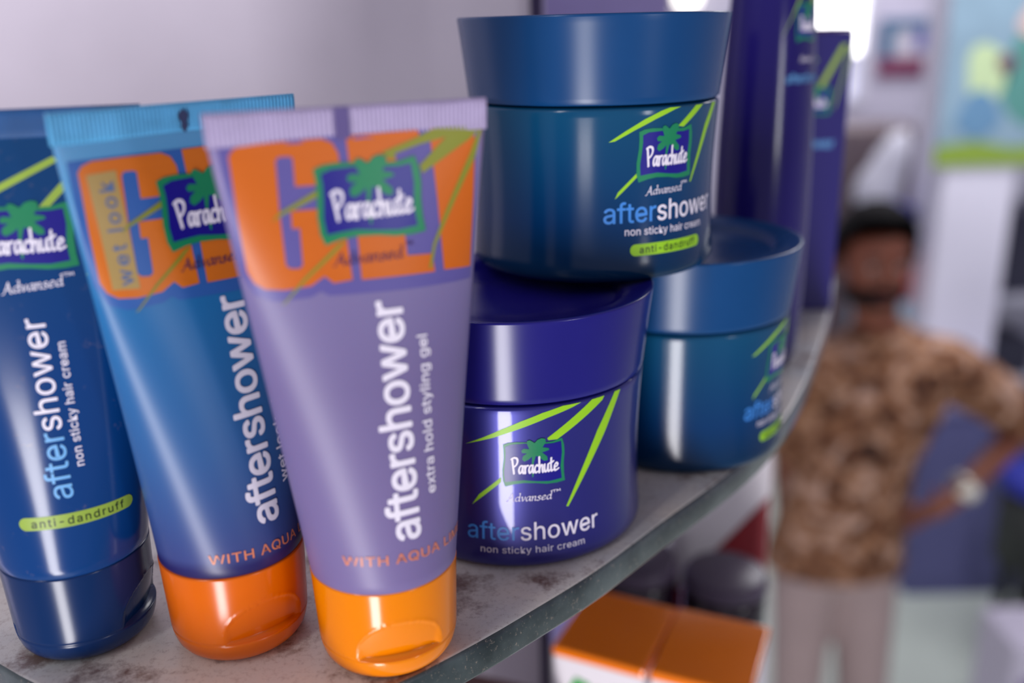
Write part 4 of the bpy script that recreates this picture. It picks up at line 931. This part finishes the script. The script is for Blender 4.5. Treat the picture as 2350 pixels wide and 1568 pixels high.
# shirt: torso with sleeves
V = []; R_ = []; ED = []
b00 = nv((-.060, 0, .52), (.196, .130)); b0 = nv((-.058, 0, .62), (.190, .130), b00); b1 = nv((-.045, 0, .76), (.168, .122), b0); b2 = nv((-.02, 0, .94), (.152, .115), b1); b3 = nv((.02, 0, 1.09), (.168, .128), b2); b4 = nv((.03, 0, 1.165), (.140, .115), b3); b5 = nv((.008, -.004, 1.240), (.086, .078), b4)
s1 = nv((.185, 0, 1.168), .080, b4); s2 = nv((.33, .025, 1.075), .070, s1); s3 = nv((.425, .052, .998), .068, s2)
s4 = nv((-.130, 0, 1.168), .080, b4); s5 = nv((-.165, .035, 1.06), .068, s4); s6 = nv((-.18, .065, .96), .064, s5)
shirt = garment('shirt', V, ED, R_, shirt_m, man)
bm = bmesh.new(); bm.from_mesh(shirt.data)     # straight hem
bmesh.ops.bisect_plane(bm, geom=bm.verts[:]+bm.edges[:]+bm.faces[:], plane_co=(0, 0, .628), plane_no=(0, 0, -1), clear_outer=True)
bm.to_mesh(shirt.data); bm.free()
bm = lathe([(.078, -.016), (.076, .002), (.064, .030), (.058, .030), (.068, -.012)], 32, None); co = from_bm('collar', bm, shirt_m, man, True, (.002, -.012, 1.268)); co.rotation_euler = (.25, .1, 0)
for i in range(5): ell('button', (-.0+.004*i-.03, -.126+.0015*i, .72+.09*i), (.006, .003, .006), mat('button_brown', (90, 60, 40), .4), man, 2)
# trousers
V = []; R_ = []; ED = []
p0 = nv((-.045, 0, .74), (.140, .095))
for sx in (-1, 1):
    a_ = nv((-.05+sx*.076, 0, .58), .092, p0); b_ = nv((-.045+sx*.086, -.01, .40), .078, a_); c_ = nv((-.03+sx*.094, 0, .12), .066, b_)
garment('trousers', V, ED, R_, trm, man)
blk = mat('shoe_leather', (30, 24, 22), .35)
for sx in (-1, 1): ell('shoe', (-.03+sx*.10, -.06, .040), (.045, .125, .040), blk, man)
# watch on his left wrist
wrp = Vector((.228, -.075, .873)); dr_ = (Vector((.445, .06, .985))-Vector((.215, -.085, .865))).normalized()
wt = from_bm('wristwatch', lathe([(.037, -.009), (.040, -.009), (.040, .009), (.037, .009), (.037, -.009)], 32), mat('watch_metal', (214, 208, 196), .25, metal=.6), man, True, tuple(wrp)); wt.rotation_euler = dr_.to_track_quat('Z', 'Y').to_euler()
wf = from_bm('watch_face', lathe([(0, 0), (.024, 0), (.027, .003), (.027, .008), (.024, .011), (0, .011)], 32), mat('watch_dial', (232, 228, 214), .2, coat=.5), man, True, (wrp.x-.008, wrp.y-.036, wrp.z+.008)); wf.rotation_euler = (math.pi/2+.5, 0, 0)

# round lamp on the far wall, seen over the lid of the top jar
c0 = at(1578, -12, 4.9)
lp = thing('wall_lamp', (c0.x, 4.995, c0.z), 'round lit lamp on the far wall above the top jar', 'lamp')
o = from_bm('lamp_base', lathe([(0, 0), (.05, 0), (.05, .03), (0, .03)], 24), met, lp); o.rotation_euler = (math.pi/2, 0, 0)
ell('bulb_globe', (0, -.09, 0), (.062, .062, .062), mat('lamp_glow', (255, 250, 240), .4, emit=4.0), lp)
